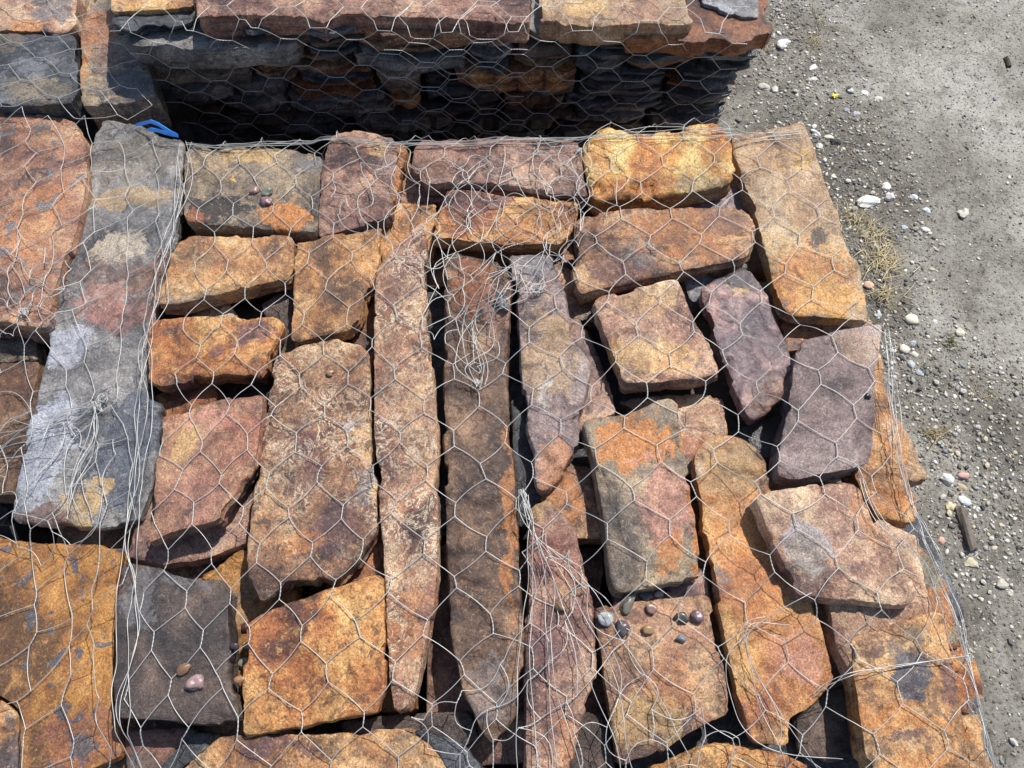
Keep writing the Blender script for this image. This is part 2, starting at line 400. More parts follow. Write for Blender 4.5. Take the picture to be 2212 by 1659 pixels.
S("long dark umber bar right of the white crusted bar", 'umber',
  [(958,560),(979,548),(1005,551),(1075,564),(1102,600),(1103,634),(1097,730),(1096,826),(1100,917),(1112,1045),(1118,1141),(1123,1269),(1129,1365),(1131,1396),(1125,1507),(1106,1552),(1066,1606),(1050,1597),(1022,1535),(1000,1491),(986,1429),(974,1368),(972,1267),(968,1205),(961,1045),(961,917),(960,666)], z=0.758, wet=.35, mott=.6, thick=.045,
  patches=[(1105,1100,18,250,'org',.55),(1060,1500,60,70,'gry',.5),(1020,620,50,60,'rust',.5),(1080,680,30,60,'pnk',.3)])
S("narrow pinkish stone with a grey top end right of the umber bar", 'mauve',
  [(1102,548),(1145,544),(1192,548),(1196,570),(1216,621),(1228,679),(1232,724),(1267,772),(1276,797),(1264,858),(1254,922),(1244,978),(1222,1016),(1184,1056),(1164,1056),(1156,1039),(1155,971),(1142,933),(1134,901),(1132,858),(1120,666),(1110,602)], z=0.762,
  patches=[(1148,560,50,30,'gry',.7),(1190,760,60,110,'tan',.45),(1195,1000,45,60,'org',.5),(1180,850,12,50,'wht',.45)])
S("pinkish tan slab with a dark split front edge", 'pink',
  [(1284,647),(1299,634),(1350,623),(1430,607),(1462,605),(1481,647),(1510,704),(1536,749),(1558,788),(1560,804),(1516,818),(1462,820),(1414,826),(1350,828),(1340,810),(1318,746),(1292,679)], z=0.765, cleft=.003, wet=.2, patches=[(1390,770,100,40,'yel',.45),(1400,650,60,30,'tan',.5),(1380,690,60,40,'pur',.25)])
S("glossy purple stone left of the violet grey slab", 'purple',
  [(1515,621),(1542,605),(1590,580),(1606,570),(1625,583),(1648,621),(1670,672),(1686,717),(1705,752),(1712,794),(1702,860),(1657,892),(1628,906),(1603,874),(1574,804),(1548,730),(1529,672)], z=0.757, wet=.75, edge=.006, tilt=(-.05,.0), patches=[(1595,630,30,12,'tan',.8),(1650,860,40,40,'brn',.7),(1540,650,20,40,'pnk',.5),(1565,600,50,24,'blk',.4)])
S("flat violet grey slab on the right edge with one dark pebble", 'mauve',
  [(1725,736),(1747,724),(1824,711),(1906,698),(1904,724),(1898,762),(1890,826),(1888,922),(1886,955),(1880,1000),(1859,1010),(1792,1020),(1712,1036),(1685,1030),(1678,1019),(1686,965),(1699,901),(1712,826),(1718,768)], z=0.775, cleft=.0008, mott=.3, thick=.045, rough=.0012, blk=.2, patches=[(1860,745,50,30,'tan',.25)])
S("raised pink brown slab with a pitted grey patch on the right side", 'pink',
  [(1632,1074),(1683,1058),(1776,1042),(1850,1032),(1866,1051),(1885,1103),(1898,1135),(1917,1160),(1939,1205),(1971,1247),(1978,1290),(1952,1308),(1888,1300),(1792,1290),(1725,1283),(1712,1247),(1683,1189),(1651,1122)], z=0.787, thick=.026, wet=.3, cleft=.0035,
  patches=[(1740,1170,50,50,'ltgry',.6),(1745,1200,40,36,'olv',.5),(1930,1230,40,70,'brn',.5),(1820,1110,60,70,'pur',.3),(1870,1090,24,90,'org',.4)])
S("long bright orange slab reaching under the raised pink brown slab", 'orange',
  [(1500,984),(1504,971),(1542,939),(1574,938),(1606,946),(1638,971),(1654,994),(1664,1039),(1690,1090),(1740,1210),(1760,1298),(1776,1365),(1789,1413),(1803,1468),(1783,1494),(1749,1526),(1710,1548),(1702,1611),(1632,1606),(1616,1569),(1593,1491),(1565,1379),(1543,1267),(1535,1212),(1523,1157),(1520,1083),(1504,1029)], z=0.758, wet=.5, mott=.15, blk=.2,
  patches=[(1720,1420,60,60,'pnk',.6),(1640,1300,60,150,'org',.4),(1560,1250,20,40,'gry',.6),(1510,1020,14,16,'ltgry',.8),(1570,1010,90,80,'tan',.6),(1620,1130,80,60,'org',.6),(1650,1580,40,40,'brn',.5)])
S("grey stone with an orange middle lying level right of centre", 'olive',
  [(1260,911),(1286,901),(1350,895),(1395,878),(1427,861),(1446,858),(1464,868),(1467,917),(1481,981),(1494,1077),(1507,1157),(1518,1240),(1512,1250),(1446,1258),(1344,1278),(1328,1268),(1318,1237),(1308,1157),(1299,1077),(1280,981)], z=0.772, edge=.005, thick=.040, mott=.3,
  patches=[(1500,1080,14,240,'org',.9),(1375,950,90,75,'org',.85),(1430,1090,60,110,'pnk',.8),(1450,1190,40,50,'org',.7),(1380,1100,30,60,'pur',.35)])
S("dark red stone with fanned wires right of the umber bar's near end", 'maroon',
  [(1145,1093),(1184,1077),(1216,1109),(1241,1147),(1254,1205),(1267,1253),(1280,1317),(1283,1410),(1285,1463),(1278,1496),(1252,1552),(1237,1630),(1229,1690),(1138,1690),(1135,1518),(1135,1379),(1136,1301),(1139,1205),(1145,1141)], z=0.760, wet=.3, patches=[(1170,1100,40,22,'tan',.6),(1195,1180,45,70,'red',.5),(1230,1600,40,60,'org',.4),(1225,1270,26,20,'tan',.4),(1210,1420,60,40,'pur',.5)])
S("brown stone scattered with a dozen pebbles", 'brown',
  [(1283,1314),(1337,1298),(1446,1291),(1532,1283),(1542,1333),(1555,1410),(1564,1463),(1575,1541),(1525,1563),(1475,1591),(1408,1641),(1352,1655),(1335,1647),(1319,1546),(1302,1435),(1291,1368)], z=0.752, wet=.55, cleft=.004, patches=[(1400,1560,80,60,'tan',.6),(1450,1340,90,40,'pnk',.3),(1460,1480,60,50,'org',.35)])
S("yellow stone with a dark grey oval blotch at the lower right corner", 'tan',
  [(1839,1379),(1906,1357),(1978,1329),(2037,1320),(2048,1379),(2062,1440),(2070,1507),(2081,1574),(2095,1659),(2105,1720),(1893,1720),(1867,1602),(1850,1491)], z=0.772, mott=.7,
  patches=[(1968,1450,42,58,'slt',.9),(1930,1410,24,22,'gry',.5),(1940,1550,110,30,'org',.6),(1960,1590,60,16,'pur',.7),(1965,1370,24,24,'olv',.7),(1990,1660,60,40,'org',.5),(1890,1390,40,26,'pur',.5),(2050,1480,16,60,'pur',.6)])
S("dark grey brown square slab with two pebbles, lower left", 'dark',
  [(262,1223),(279,1214),(363,1231),(424,1245),(480,1251),(494,1267),(491,1312),(499,1435),(510,1518),(513,1563),(446,1563),(363,1557),(279,1551),(245,1543),(245,1463),(251,1295)], z=0.764, wet=.5, mott=.3, cleft=.001, patches=[(300,1290,50,60,'gry',.55),(390,1250,70,20,'gry',.5)])
S("bright rust orange square stone at the lower centre left", 'orange',
  [(531,1346),(587,1315),(698,1273),(776,1251),(824,1240),(829,1295),(832,1435),(829,1515),(821,1534),(754,1548),(643,1570),(548,1587),(520,1587),(524,1463),(530,1362)], z=0.766, mott=.65, blk=.7, wet=.15)
S("tan stone with purple stains along the bottom edge of the picture", 'tan',
  [(474,1592),(600,1587),(698,1585),(890,1576),(940,1625),(985,1690),(960,1760),(380,1760),(385,1668),(430,1630)], z=0.748, mott=.6, patches=[(600,1610,90,22,'pur',.7),(700,1605,40,24,'blk',.5),(880,1610,40,40,'olv',.5)])
S("dark glossy slate at the bottom edge beside the pointed bar ends", 'slate', [(893,1576),(977,1594),(1033,1632),(1075,1690),(1060,1760),(990,1760),(988,1690),(945,1625)], z=0.742, wet=.6)
S("orange brown stone cut off by the bottom edge at the right", 'orange', [(1410,1660),(1480,1632),(1545,1605),(1600,1612),(1690,1630),(1750,1655),(1755,1760),(1400,1760)], z=0.742, patches=[(1500,1650,60,30,'brn',.6)])
# --- front stack, second layer seen in the gaps
LW = dict(lower=True)
S("red brown stone under the pink and orange diamond stone", 'maroon', [(330,1000),(320,1042),(305,1090),(288,1160),(278,1202),(346,1222),(448,1206),(535,1168),(545,1050),(530,960),(440,940)], z=ZL, wet=.55, **LW)
S("mustard stone holding pebbles in the gap left of the rust orange stone", 'mustard', [(430,1245),(490,1205),(545,1175),(600,1260),(640,1270),(640,1320),(560,1370),(540,1440),(535,1500),(490,1500),(488,1300)], z=ZL-.004, wet=.4, patches=[(520,1300,40,40,'olv',.5)], **LW)
S("rust coloured stone in the gap behind the rust orange square", 'rust', [(700,1240),(770,1205),(812,1140),(830,1170),(835,1260),(780,1275),(700,1290)], z=ZL, wet=.6, **LW)
S("rusty stone in the gap between the tan slanting stone and the bar", 'rust', [(740,720),(780,660),(806,610),(820,640),(820,780),(790,770)], z=ZL, wet=.5, **LW)
S("grey brown stone in the gap right of the tan wedge stone", 'dark', [(560,655),(635,610),(650,760),(625,800),(575,810),(590,720)], z=ZL, wet=.4, **LW)
S("olive stone peeping out under the tan wedge stone", 'olive', [(405,690),(425,670),(486,640),(525,700),(480,720)], z=ZL, **LW)
S("rust stone between the blotched orange stone and the diamond stone", 'rust', [(330,850),(460,815),(470,860),(420,900),(350,910)], z=ZL, **LW)
S("tan stone behind the pointed far end of the crusted bar", 'tan', [(848,438),(942,440),(935,500),(925,560),(826,590),(822,500)], z=ZL+.012, **LW)
S("small red stone between the purple brown and the maroon stone", 'maroon', [(860,350),(895,375),(925,385),(985,400),(970,436),(853,436)], z=ZL+.008, wet=.3, **LW)
S("rust sided stone wedged behind the purple brown stone", 'rust', [(840,300),(868,308),(879,318),(870,374),(850,436),(835,430)], z=ZL+.03, **LW)
S("glossy brown strip beside the grey topped narrow stone", 'brown', [(1185,545),(1235,580),(1262,630),(1292,655),(1290,695),(1215,690)], z=ZL, wet=.8, **LW)
S("wet red stone right of the grey topped narrow stone", 'maroon', [(1215,676),(1256,682),(1280,736),(1302,784),(1315,826),(1330,892),(1250,930),(1235,800)], z=ZL+.006, wet=.75, **LW)
S("brown stone between the narrow pinkish stone and the grey stone", 'brown', [(1165,1075),(1222,1000),(1300,1005),(1325,1162),(1240,1162),(1185,1120)], z=ZL+.006, wet=.5, patches=[(1220,1070,40,50,'org',.5)], **LW)
S("wet glossy stone behind the grey stone with orange middle", 'brown', [(1335,865),(1440,850),(1560,850),(1574,935),(1560,985),(1520,1030),(1440,1010),(1400,900)], z=ZL, wet=.9, patches=[(1495,960,40,30,'rust',.7)], **LW)
S("black wet stone left of the violet grey slab", 'black', [(1585,925),(1710,890),(1705,970),(1660,990),(1600,965)], z=ZL-.01, wet=.8, **LW)
S("rust brown wet stone behind the violet grey slab", 'rust', [(1685,670),(1890,690),(1880,720),(1760,750),(1700,760)], z=ZL-.006, wet=.8, **LW)
S("glossy purple strip behind the wide mottled brown stone", 'purple', [(1380,425),(1500,410),(1608,395),(1625,450),(1500,480),(1380,480)], z=ZL+.012, wet=.9, **LW)
S("dark stone between the mottled brown stone and the purple stone", 'slate', [(1475,600),(1600,555),(1620,575),(1545,620),(1520,660),(1490,650)], z=ZL+.005, wet=.7, **LW)
S("dark slate strip between the umber bar and the narrow stone", 'slate', [(1105,860),(1140,900),(1160,1000),(1170,1080),(1135,1140),(1115,1130)], z=ZL+.008, wet=.5, **LW)
S("dark wet stone just behind the pebbles", 'purple', [(1330,1255),(1525,1225),(1538,1300),(1330,1330)], z=ZL+.012, wet=.85, **LW)
S("dark brown stone right of the dark red stone's near end", 'dark', [(1235,1560),(1258,1535),(1308,1530),(1330,1690),(1230,1700)], z=ZL, **LW)
S("dark brown strip behind the bottom tan stone", 'dark', [(735,1560),(830,1545),(1015,1535),(1035,1600),(1000,1610),(740,1600)], z=ZL, wet=.3, **LW)
S("dark umber stone in the deep gap at the lower right", 'dark', [(1715,1545),(1790,1490),(1860,1480),(1885,1640),(1730,1640)], z=ZL-.005, wet=.4, **LW)
S("brown slab beneath the raised slab at the right edge", 'pink', [(1780,1240),(1900,1120),(1985,1158),(1992,1200),(2000,1262),(2018,1318),(1984,1340),(1850,1400),(1855,1480),(1812,1400)], z=ZL+.040, thick=.035, wet=.2, patches=[(1860,1340,60,40,'brn',.4)], **LW)
S("orange stone jutting out below the violet grey slab", 'tan', [(1800,860),(1900,745),(1912,810),(1930,874),(1952,943),(1965,1019),(1984,1090),(1984,1120),(1968,1128),(1898,1113),(1850,1030)], z=ZL+.022, patches=[(1930,950,40,60,'org',.6),(1940,1080,50,40,'org',.4),(1915,935,14,40,'crm',.4)], **LW)
S("grey green and orange stone on the right rim", 'orange', [(1940,1165),(1984,1177),(2016,1205),(2042,1253),(2061,1317),(2080,1365),(2083,1394),(2054,1402),(2020,1370),(2000,1290),(1960,1210)], z=ZL, thick=.04, patches=[(2005,1220,40,50,'grn',.8),(2070,1370,14,24,'grn',.7)], **LW)
S("small orange stone on the right rim beside the yellow stone", 'orange', [(2040,1400),(2087,1393),(2112,1429),(2129,1491),(2132,1520),(2090,1544),(2050,1500)], z=ZL-.006, thick=.035, patches=[(2120,1515,26,18,'gry',.8)], **LW)
S("tan stone on the right rim at the bottom edge", 'tan', [(2070,1546),(2123,1541),(2134,1602),(2155,1680),(2150,1750),(2080,1750)], z=ZL-.01, thick=.035, patches=[(2085,1580,14,24,'org',.8)], **LW)
S("pale tan stone with a dark end sticking out on the right rim", 'sand', [(1900,890),(1955,905),(1985,970),(2006,1022),(2010,1042),(1962,1038),(1920,1000)], z=0.655, thick=.045, lower=True, mott=.2)
S("dark slate ledge low on the right rim", 'slate', [(1880,1100),(1995,1110),(2035,1200),(2090,1330),(2060,1360),(1960,1250)], z=0.655, thick=.05, wet=.6, lower=True)
S("small pale grey chip lodged beside the umber bar", 'grey', [(1069,631),(1088,619),(1107,645),(1105,665),(1088,668),(1074,650)], z=0.775, thick=.017, edge=.002, small=True)
# --- lower left
S("mustard slab with slate blue flecks, lower left", 'mustard',
  [(-110,1140),(0,1163),(84,1172),(268,1178),(262,1225),(246,1295),(241,1518),(252,1574),(263,1630),(184,1668),(47,1690),(44,1535),(0,1502),(-110,1480)], z=0.722, wet=.4, cleft=.001, mott=.25, blk=.2, fleck='slt', patches=[(170,1600,110,80,'red',.6)])
S("pale tan stone in the lower left corner", 'tan', [(-110,1490),(0,1508),(38,1540),(38,1680),(-110,1700)], z=0.715, patches=[(25,1570,16,30,'gry',.6),(20,1640,60,40,'slt',.7)])
S("dark red brown stone below the dark square slab", 'dark', [(268,1580),(413,1572),(440,1590),(380,1660),(370,1760),(280,1760)], z=0.716, wet=.4, patches=[(330,1600,60,40,'red',.5)])
S("dark slate corner between the red brown and tan bottom stones", 'slate', [(416,1582),(474,1586),(430,1626),(384,1665),(330,1700),(340,1660)], z=0.730, wet=.3, thick=.02, small=True)
# --- left stack
S("large red brown slab with grey flecks at the left edge", 'redbrown',
  [(-150,235),(0,229),(42,234),(128,250),(157,259),(179,298),(187,326),(186,384),(176,445),(150,540),(128,610),(109,672),(103,706),(0,698),(-150,690)], z=0.760, wet=.35, cleft=.0012, mott=.3, fleck='gry', patches=[(60,480,70,90,'org',.35)])
S("olive strip of stone below the large red brown slab", 'olive', [(-150,725),(0,728),(74,733),(79,776),(0,776),(-150,776)], z=0.722, wet=.3)
S("brown stone at the left edge below the olive strip", 'umber', [(-150,781),(0,781),(86,781),(80,810),(74,890),(58,967),(48,991),(32,1064),(0,1067),(-150,1060)], z=0.745, wet=.2, cleft=.003, patches=[(20,830,60,60,'brn',.5)])
S("dark slate scrap in the lower left gap", 'slate', [(-150,1072),(0,1080),(14,1100),(8,1128),(-150,1130)], z=0.690)
# --- rear left stack
S("pinkish stone with a grey end at the top left corner", 'pink', [(-160,-60),(0,-60),(168,-60),(164,20),(160,50),(138,65),(60,66),(0,66),(-160,66)], z=0.775, wet=.2, patches=[(110,15,45,30,'gry',.8),(60,58,40,12,'org',.6)])
S("dark slate slab with olive marks at the upper left", 'slate', [(-160,74),(0,72),(154,75),(165,83),(167,200),(150,226),(0,222),(-160,222)], z=0.775, wet=.3, cleft=.0012, patches=[(60,190,50,26,'olv',.6),(100,200,60,30,'olv',.4),(20,90,40,20,'olv',.5)])
S("rust and grey slab between the slate slab and the rear stack", 'olive', [(174,38),(192,16),(205,-60),(270,-60),(290,50),(315,130),(337,205),(300,212),(181,230),(172,192),(174,128)], z=0.772, wet=.2, cleft=.003, patches=[(215,60,50,50,'rust',.6),(240,120,50,30,'pur',.6),(270,180,70,36,'slt',.7),(185,130,14,50,'org',.6)])
# --- rear stack, top
ZB = 0.872
S("tan stone with a black front at the rear stack's left end", 'tan', [(236,18),(300,14),(345,12),(415,8),(415,-150),(240,-150)], z=ZB-.006, thick=.042, dark_side=True, patches=[(330,10,60,14,'yel',.4)])
S("long purple brown slab on top of the rear stack", 'maroon', [(424,38),(500,34),(619,30),(660,36),(693,50),(725,34),(820,32),(907,34),(1019,42),(1144,48),(1143,-150),(424,-150)], z=ZB, thick=.04, wet=.1, cleft=.0012)
S("tan and mauve slab on top of the rear stack, right of the long slab", 'sand', [(1166,42),(1230,48),(1285,51),(1350,47),(1463,50),(1498,46),(1488,0),(1480,-150),(1166,-150)], z=ZB, thick=.042, patches=[(1270,15,50,18,'yel',.5),(1400,20,80,30,'mau' if 'mau' in CLR else 'pnk',.4)])
S("wet grey stone at the rear stack's right end", 'grey', [(1512,8),(1560,22),(1605,40),(1638,38),(1640,-10),(1650,-150),(1505,-150)], z=ZB-.012, thick=.05, wet=.6, patches=[(1560,15,40,10,'ltgry',.6)])

# ------------------------------------------------------------------ build the traced stones
def poly_world(px, z, tilt):
    P = np.array([at(x, y, z) for x, y in px]); c = P.mean(0)
    n = np.array([-tilt[0], -tilt[1], 1.0])
    return np.array([at_plane(x, y, np.array([c[0], c[1], z]), n) for x, y in px])[:, :2]
LOWER = []
prepared = []
for k, (label, pal, poly, z, kw) in enumerate(STONES):
    rnd = random.Random(1000 + k)
    tilt = kw.get('tilt', (rnd.uniform(-.015, .015), rnd.uniform(-.015, .015)))
    if kw.get('lower'): tilt = (0, 0)
    W = poly_world(poly, z, tilt)
    prepared.append((W, tilt))
    if kw.get('lower'): LOWER.append(W)
for k, (label, pal, poly, z, kw) in enumerate(STONES):
    W, tilt = prepared[k]
    if 'thick' in kw: th = kw['thick']
    elif kw.get('lower'): th = z - ZF
    else:
        hit = False
        for Lp in LOWER:
            if inside(Lp, W).any() or inside(W, Lp).any(): hit = True; break
        th = z - (ZL + .003 if hit and z > ZL + .015 else ZF + .002)
        th = max(th, 0.026)
    c = W.mean(0)
    pts = []
    for (x, y, rx, ry, cn, amt) in kw.get('patches', ()):
        p = at(x, y, z); q = at(x + rx, y, z); r = at(x, y + ry, z)
        pts.append((p[0] - c[0], p[1] - c[1], abs(q[0] - p[0]) + 1e-4, abs(r[1] - p[1]) + 1e-4, cn, amt))
    mat = stone_mat(pal, 31 * k + 7, wet=kw.get('wet', .25), crust=kw.get('crust', 0), mott=kw.get('mott', .5), patches=pts, fleck=kw.get('fleck'), blk=kw.get('blk', .5))
    o = build_stone("flagstone", W, z, th, mat, tilt, rough=kw.get('rough', .0020), cleft=kw.get('cleft', .0030), edge=kw['edge'] * .8 if 'edge' in kw else .0026,
                    seed=500 + k, step=.0040 if not kw.get('small') else .0035)
    tag(o, label, "stone", "stones laid on top of the stacks")

# ------------------------------------------------------------------ rear stack: layered front face
# each entry: x0, x1, y0, y1 pixels of the visible edge, colour, how far it juts out
YB0 = at(800, 45, ZB)[1]
def yface(z): return YB0 + 0.32 * (ZB - z)
def on_face(px, py):
    # plane leaning back below the top edge
    n = np.array([0, 1, 0.32]); n = n / np.linalg.norm(n)
    return at_plane(px, py, np.array([0, YB0, ZB]), n)
SW = {'black': 'slate', 'slate': 'grey', 'dark': 'umber'}
ROWS = [
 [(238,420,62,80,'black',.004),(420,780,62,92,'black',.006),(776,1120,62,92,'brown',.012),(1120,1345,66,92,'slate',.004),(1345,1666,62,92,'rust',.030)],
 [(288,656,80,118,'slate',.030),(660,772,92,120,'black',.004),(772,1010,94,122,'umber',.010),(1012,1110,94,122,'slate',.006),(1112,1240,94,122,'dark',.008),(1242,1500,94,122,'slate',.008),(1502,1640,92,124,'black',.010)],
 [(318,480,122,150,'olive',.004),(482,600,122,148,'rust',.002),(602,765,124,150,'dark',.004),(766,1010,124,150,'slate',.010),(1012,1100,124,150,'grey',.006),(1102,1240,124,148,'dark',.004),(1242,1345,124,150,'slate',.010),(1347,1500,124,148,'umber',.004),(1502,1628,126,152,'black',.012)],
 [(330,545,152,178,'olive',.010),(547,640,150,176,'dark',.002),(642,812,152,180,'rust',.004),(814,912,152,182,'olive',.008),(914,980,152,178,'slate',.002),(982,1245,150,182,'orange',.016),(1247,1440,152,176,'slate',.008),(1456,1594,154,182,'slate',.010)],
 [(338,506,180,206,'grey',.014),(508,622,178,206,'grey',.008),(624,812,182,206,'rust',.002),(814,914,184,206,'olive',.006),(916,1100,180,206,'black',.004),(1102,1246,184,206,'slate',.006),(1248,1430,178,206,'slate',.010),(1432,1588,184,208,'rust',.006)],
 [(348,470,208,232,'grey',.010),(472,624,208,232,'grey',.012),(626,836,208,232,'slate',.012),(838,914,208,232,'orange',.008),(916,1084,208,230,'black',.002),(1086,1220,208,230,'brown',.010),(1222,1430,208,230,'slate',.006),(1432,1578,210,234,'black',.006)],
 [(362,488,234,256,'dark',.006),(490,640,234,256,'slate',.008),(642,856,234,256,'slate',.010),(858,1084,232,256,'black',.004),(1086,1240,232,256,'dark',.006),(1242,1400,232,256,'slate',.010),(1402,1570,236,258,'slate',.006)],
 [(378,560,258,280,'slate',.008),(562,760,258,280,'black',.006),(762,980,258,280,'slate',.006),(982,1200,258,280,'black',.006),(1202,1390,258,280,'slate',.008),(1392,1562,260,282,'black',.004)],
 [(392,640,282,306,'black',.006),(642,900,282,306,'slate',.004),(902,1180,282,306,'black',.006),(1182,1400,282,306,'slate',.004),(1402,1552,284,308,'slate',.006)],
]
ORD = ['first','second','third','fourth','fifth','sixth','seventh','eighth','ninth','tenth']
CN = {'black':'black','brown':'brown','slate':'dark slate','rust':'rusty','umber':'umber','dark':'dark brown','olive':'olive grey','grey':'grey','orange':'rust orange'}
FMAT = {}
kk = 0
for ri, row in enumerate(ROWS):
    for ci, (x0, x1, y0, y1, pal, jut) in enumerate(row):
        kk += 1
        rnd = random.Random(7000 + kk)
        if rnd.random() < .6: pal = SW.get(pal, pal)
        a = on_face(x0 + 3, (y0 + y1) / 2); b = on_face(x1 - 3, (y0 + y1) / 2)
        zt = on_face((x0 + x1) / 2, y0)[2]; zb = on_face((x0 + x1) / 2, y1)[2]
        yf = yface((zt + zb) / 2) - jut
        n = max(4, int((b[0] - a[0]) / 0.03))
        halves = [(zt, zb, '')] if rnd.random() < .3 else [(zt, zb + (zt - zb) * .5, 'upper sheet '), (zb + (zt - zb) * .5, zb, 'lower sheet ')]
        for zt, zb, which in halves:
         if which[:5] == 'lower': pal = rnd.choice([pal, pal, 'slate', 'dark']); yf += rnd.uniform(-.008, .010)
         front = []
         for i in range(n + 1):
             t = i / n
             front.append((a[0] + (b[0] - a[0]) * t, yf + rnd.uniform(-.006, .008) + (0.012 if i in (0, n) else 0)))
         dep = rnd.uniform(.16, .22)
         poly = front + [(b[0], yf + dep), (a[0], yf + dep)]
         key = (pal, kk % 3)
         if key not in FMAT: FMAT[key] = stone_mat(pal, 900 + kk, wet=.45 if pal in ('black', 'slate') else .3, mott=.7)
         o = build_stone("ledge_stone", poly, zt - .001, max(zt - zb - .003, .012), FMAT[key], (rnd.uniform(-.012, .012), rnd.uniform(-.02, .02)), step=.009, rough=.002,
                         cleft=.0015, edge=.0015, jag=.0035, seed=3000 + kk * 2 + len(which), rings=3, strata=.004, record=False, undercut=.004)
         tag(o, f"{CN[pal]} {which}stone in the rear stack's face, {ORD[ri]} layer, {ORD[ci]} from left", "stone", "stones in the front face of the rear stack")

# ------------------------------------------------------------------ filling layers of the stacks
def fill_stack(corner, u, v, nu, nv, zs, pals, label, group, seed, gap=.012):
    rnd = random.Random(seed); corner, u, v = map(np.array, (corner, u, v))
    mats = [stone_mat(p, seed + i, wet=.3, mott=.6) for i, p in enumerate(pals)]
    k = 0
    for li in range(len(zs) - 1):
        zb, zt = zs[li], zs[li + 1]
        su = sorted([rnd.uniform(-.08, .08) + i / nu for i in range(1, nu)]); su = [0] + su + [1]
        for i in range(nu):
            sv = [0] + [rnd.uniform(-.06, .06) + j / nv for j in range(1, nv)] + [1]
            for j in range(nv):
                if li < len(zs) - 2 and 0 < i < nu - 1 and 0 < j < nv - 1: continue
                a0, a1, b0, b1 = su[i], su[i+1], sv[j], sv[j+1]
                g = gap / np.linalg.norm(u) / 2; h = gap / np.linalg.norm(v) / 2
                q = [corner + u * (a + rnd.uniform(-.006, .006)) + v * (b + rnd.uniform(-.006, .006)) for a, b in ((a0+g, b0+h), (a1-g, b0+h), (a1-g, b1-h), (a0+g, b1-h))]
                k += 1
                o = build_stone("filling_stone", q, zt - .001, zt - zb - .002, mats[k % len(mats)], step=.025, rough=.0006, cleft=.0003, edge=.005, jag=.003, seed=seed * 10 + k, rings=4, strata=.005, record=False)
                tag(o, label, "stone", group)
A = at(230, 270, ZT)[:2]; Bc = at(1735, 275, ZT)[:2]; C = at(24, 1120, ZT)[:2]; D = at(2085, 1560, ZT)[:2]
u = (Bc - A) * .97; vdir = ((C - A) / np.linalg.norm(C - A) + (D - Bc) / np.linalg.norm(D - Bc)); vdir /= np.linalg.norm(vdir)
org = A + u * .015 + vdir * .02
fill_stack(org, u, vdir * 1.10, 4, 4, [0, .12, .24, .36, .48, .59, ZF - .002], ['umber', 'rust', 'dark', 'brown', 'slate', 'maroon'],
           "rough brown stone buried in the lower layers of the front stack", "buried stones of the front stack", 71)
fill_stack((-1.30, org[1] - .62), (1.30 + A[0] - .17, .05), (.0, .62), 2, 2, [0, .20, .40, .58, .688], ['rust', 'dark', 'slate'],
           "rough stone buried in the lower layers of the left stack", "buried stones of the left stack", 72)
xl = at(200, 100, .77)[0]
fill_stack((-1.75, at(100, 228, .77)[1] + .02), (1.75 + at(335, 205, .77)[0] - .01, 0), (0, .75), 2, 2, [0, .20, .40, .58, .70], ['black', 'dark', 'slate'],
           "rough stone buried in the lower layers of the rear left stack", "buried stones of the rear left stack", 73)
xa, xb = at(300, 60, ZB)[0], at(1600, 60, ZB)[0]
fill_stack((xa + .06, YB0 + .26), (xb - xa - .12, 0), (0, .70), 4, 2, [0, .20, .40, .60, .72, .826], ['slate', 'dark', 'rust'],
           "dark stone buried in the middle of the rear stack", "buried stones of the rear stack", 74)
zlow = on_face(900, 306)[2]
fill_stack((xa + .06, yface(zlow) - .01), (xb - xa - .10, 0), (0, .22), 4, 1, [0, .16, .32, .46, zlow - .004], ['slate', 'black', 'dark'],
           "dark stone low in the rear stack below the netted face", "low stones of the rear stack", 75)

# ------------------------------------------------------------------ pebbles
def pebble_mesh(rx, ry, rz, seed, ang=0.25, sub=3):
    import bmesh
    bm = bmesh.new(); bmesh.ops.create_icosphere(bm, subdivisions=sub, radius=1)
    co = np.array([v.co[:] for v in bm.verts]); fs = [[v.index for v in f.verts] for f in bm.faces]; bm.free()
    s = seed * 3.17
    r = 1 + ang * fbm(co[:, 0] * 1.1 + s, co[:, 1] * 1.1 - s, co[:, 2] * 1.1 + s, 3)
    co = co * r[:, None] * np.array([rx, ry, rz])
    co[:, 2] -= co[:, 2].min()
    return co, fs
def simple_mat(name, c, rough=.5, spec=.4, var=.25, scale=60, bump=.3, k=K):
    m = bpy.data.materials.new(name); m.use_nodes = True; nt = m.node_tree; bs = nt.nodes["Principled BSDF"]
    tc = nt.nodes.new("ShaderNodeTexCoord"); n = N(nt, "ShaderNodeTexNoise"); n.inputs['Scale'].default_value = scale; n.inputs['Detail'].default_value = 6
    n.inputs['Roughness'].default_value = .7
    nt.links.new(tc.outputs['Object'], n.inputs['Vector'])
    a = lin(c, k)
    col = ramp(nt, n.outputs[0], [(.3, tuple(v * (1 - var) for v in a[:3])), (.5, a), (.7, tuple(min(1, v * (1 + var)) for v in a[:3]))])
    nt.links.new(col, bs.inputs['Base Color']); bs.inputs['Roughness'].default_value = rough; bs.inputs['Specular IOR Level'].default_value = spec
    b = N(nt, "ShaderNodeBump"); b.inputs['Strength'].default_value = bump; b.inputs['Distance'].default_value = .002
    nt.links.new(n.outputs[0], b.inputs['Height']); nt.links.new(b.outputs[0], bs.inputs['Normal'])
    return m
ALLTOP = np.concatenate(TOPS)
def top_z(x, y, r=.006):
    d = (ALLTOP[:, 0] - x) ** 2 + (ALLTOP[:, 1] - y) ** 2
    k = d < r * r
    if not k.any(): k = d <= d.min() + 1e-9
    return ALLTOP[k, 2].max()
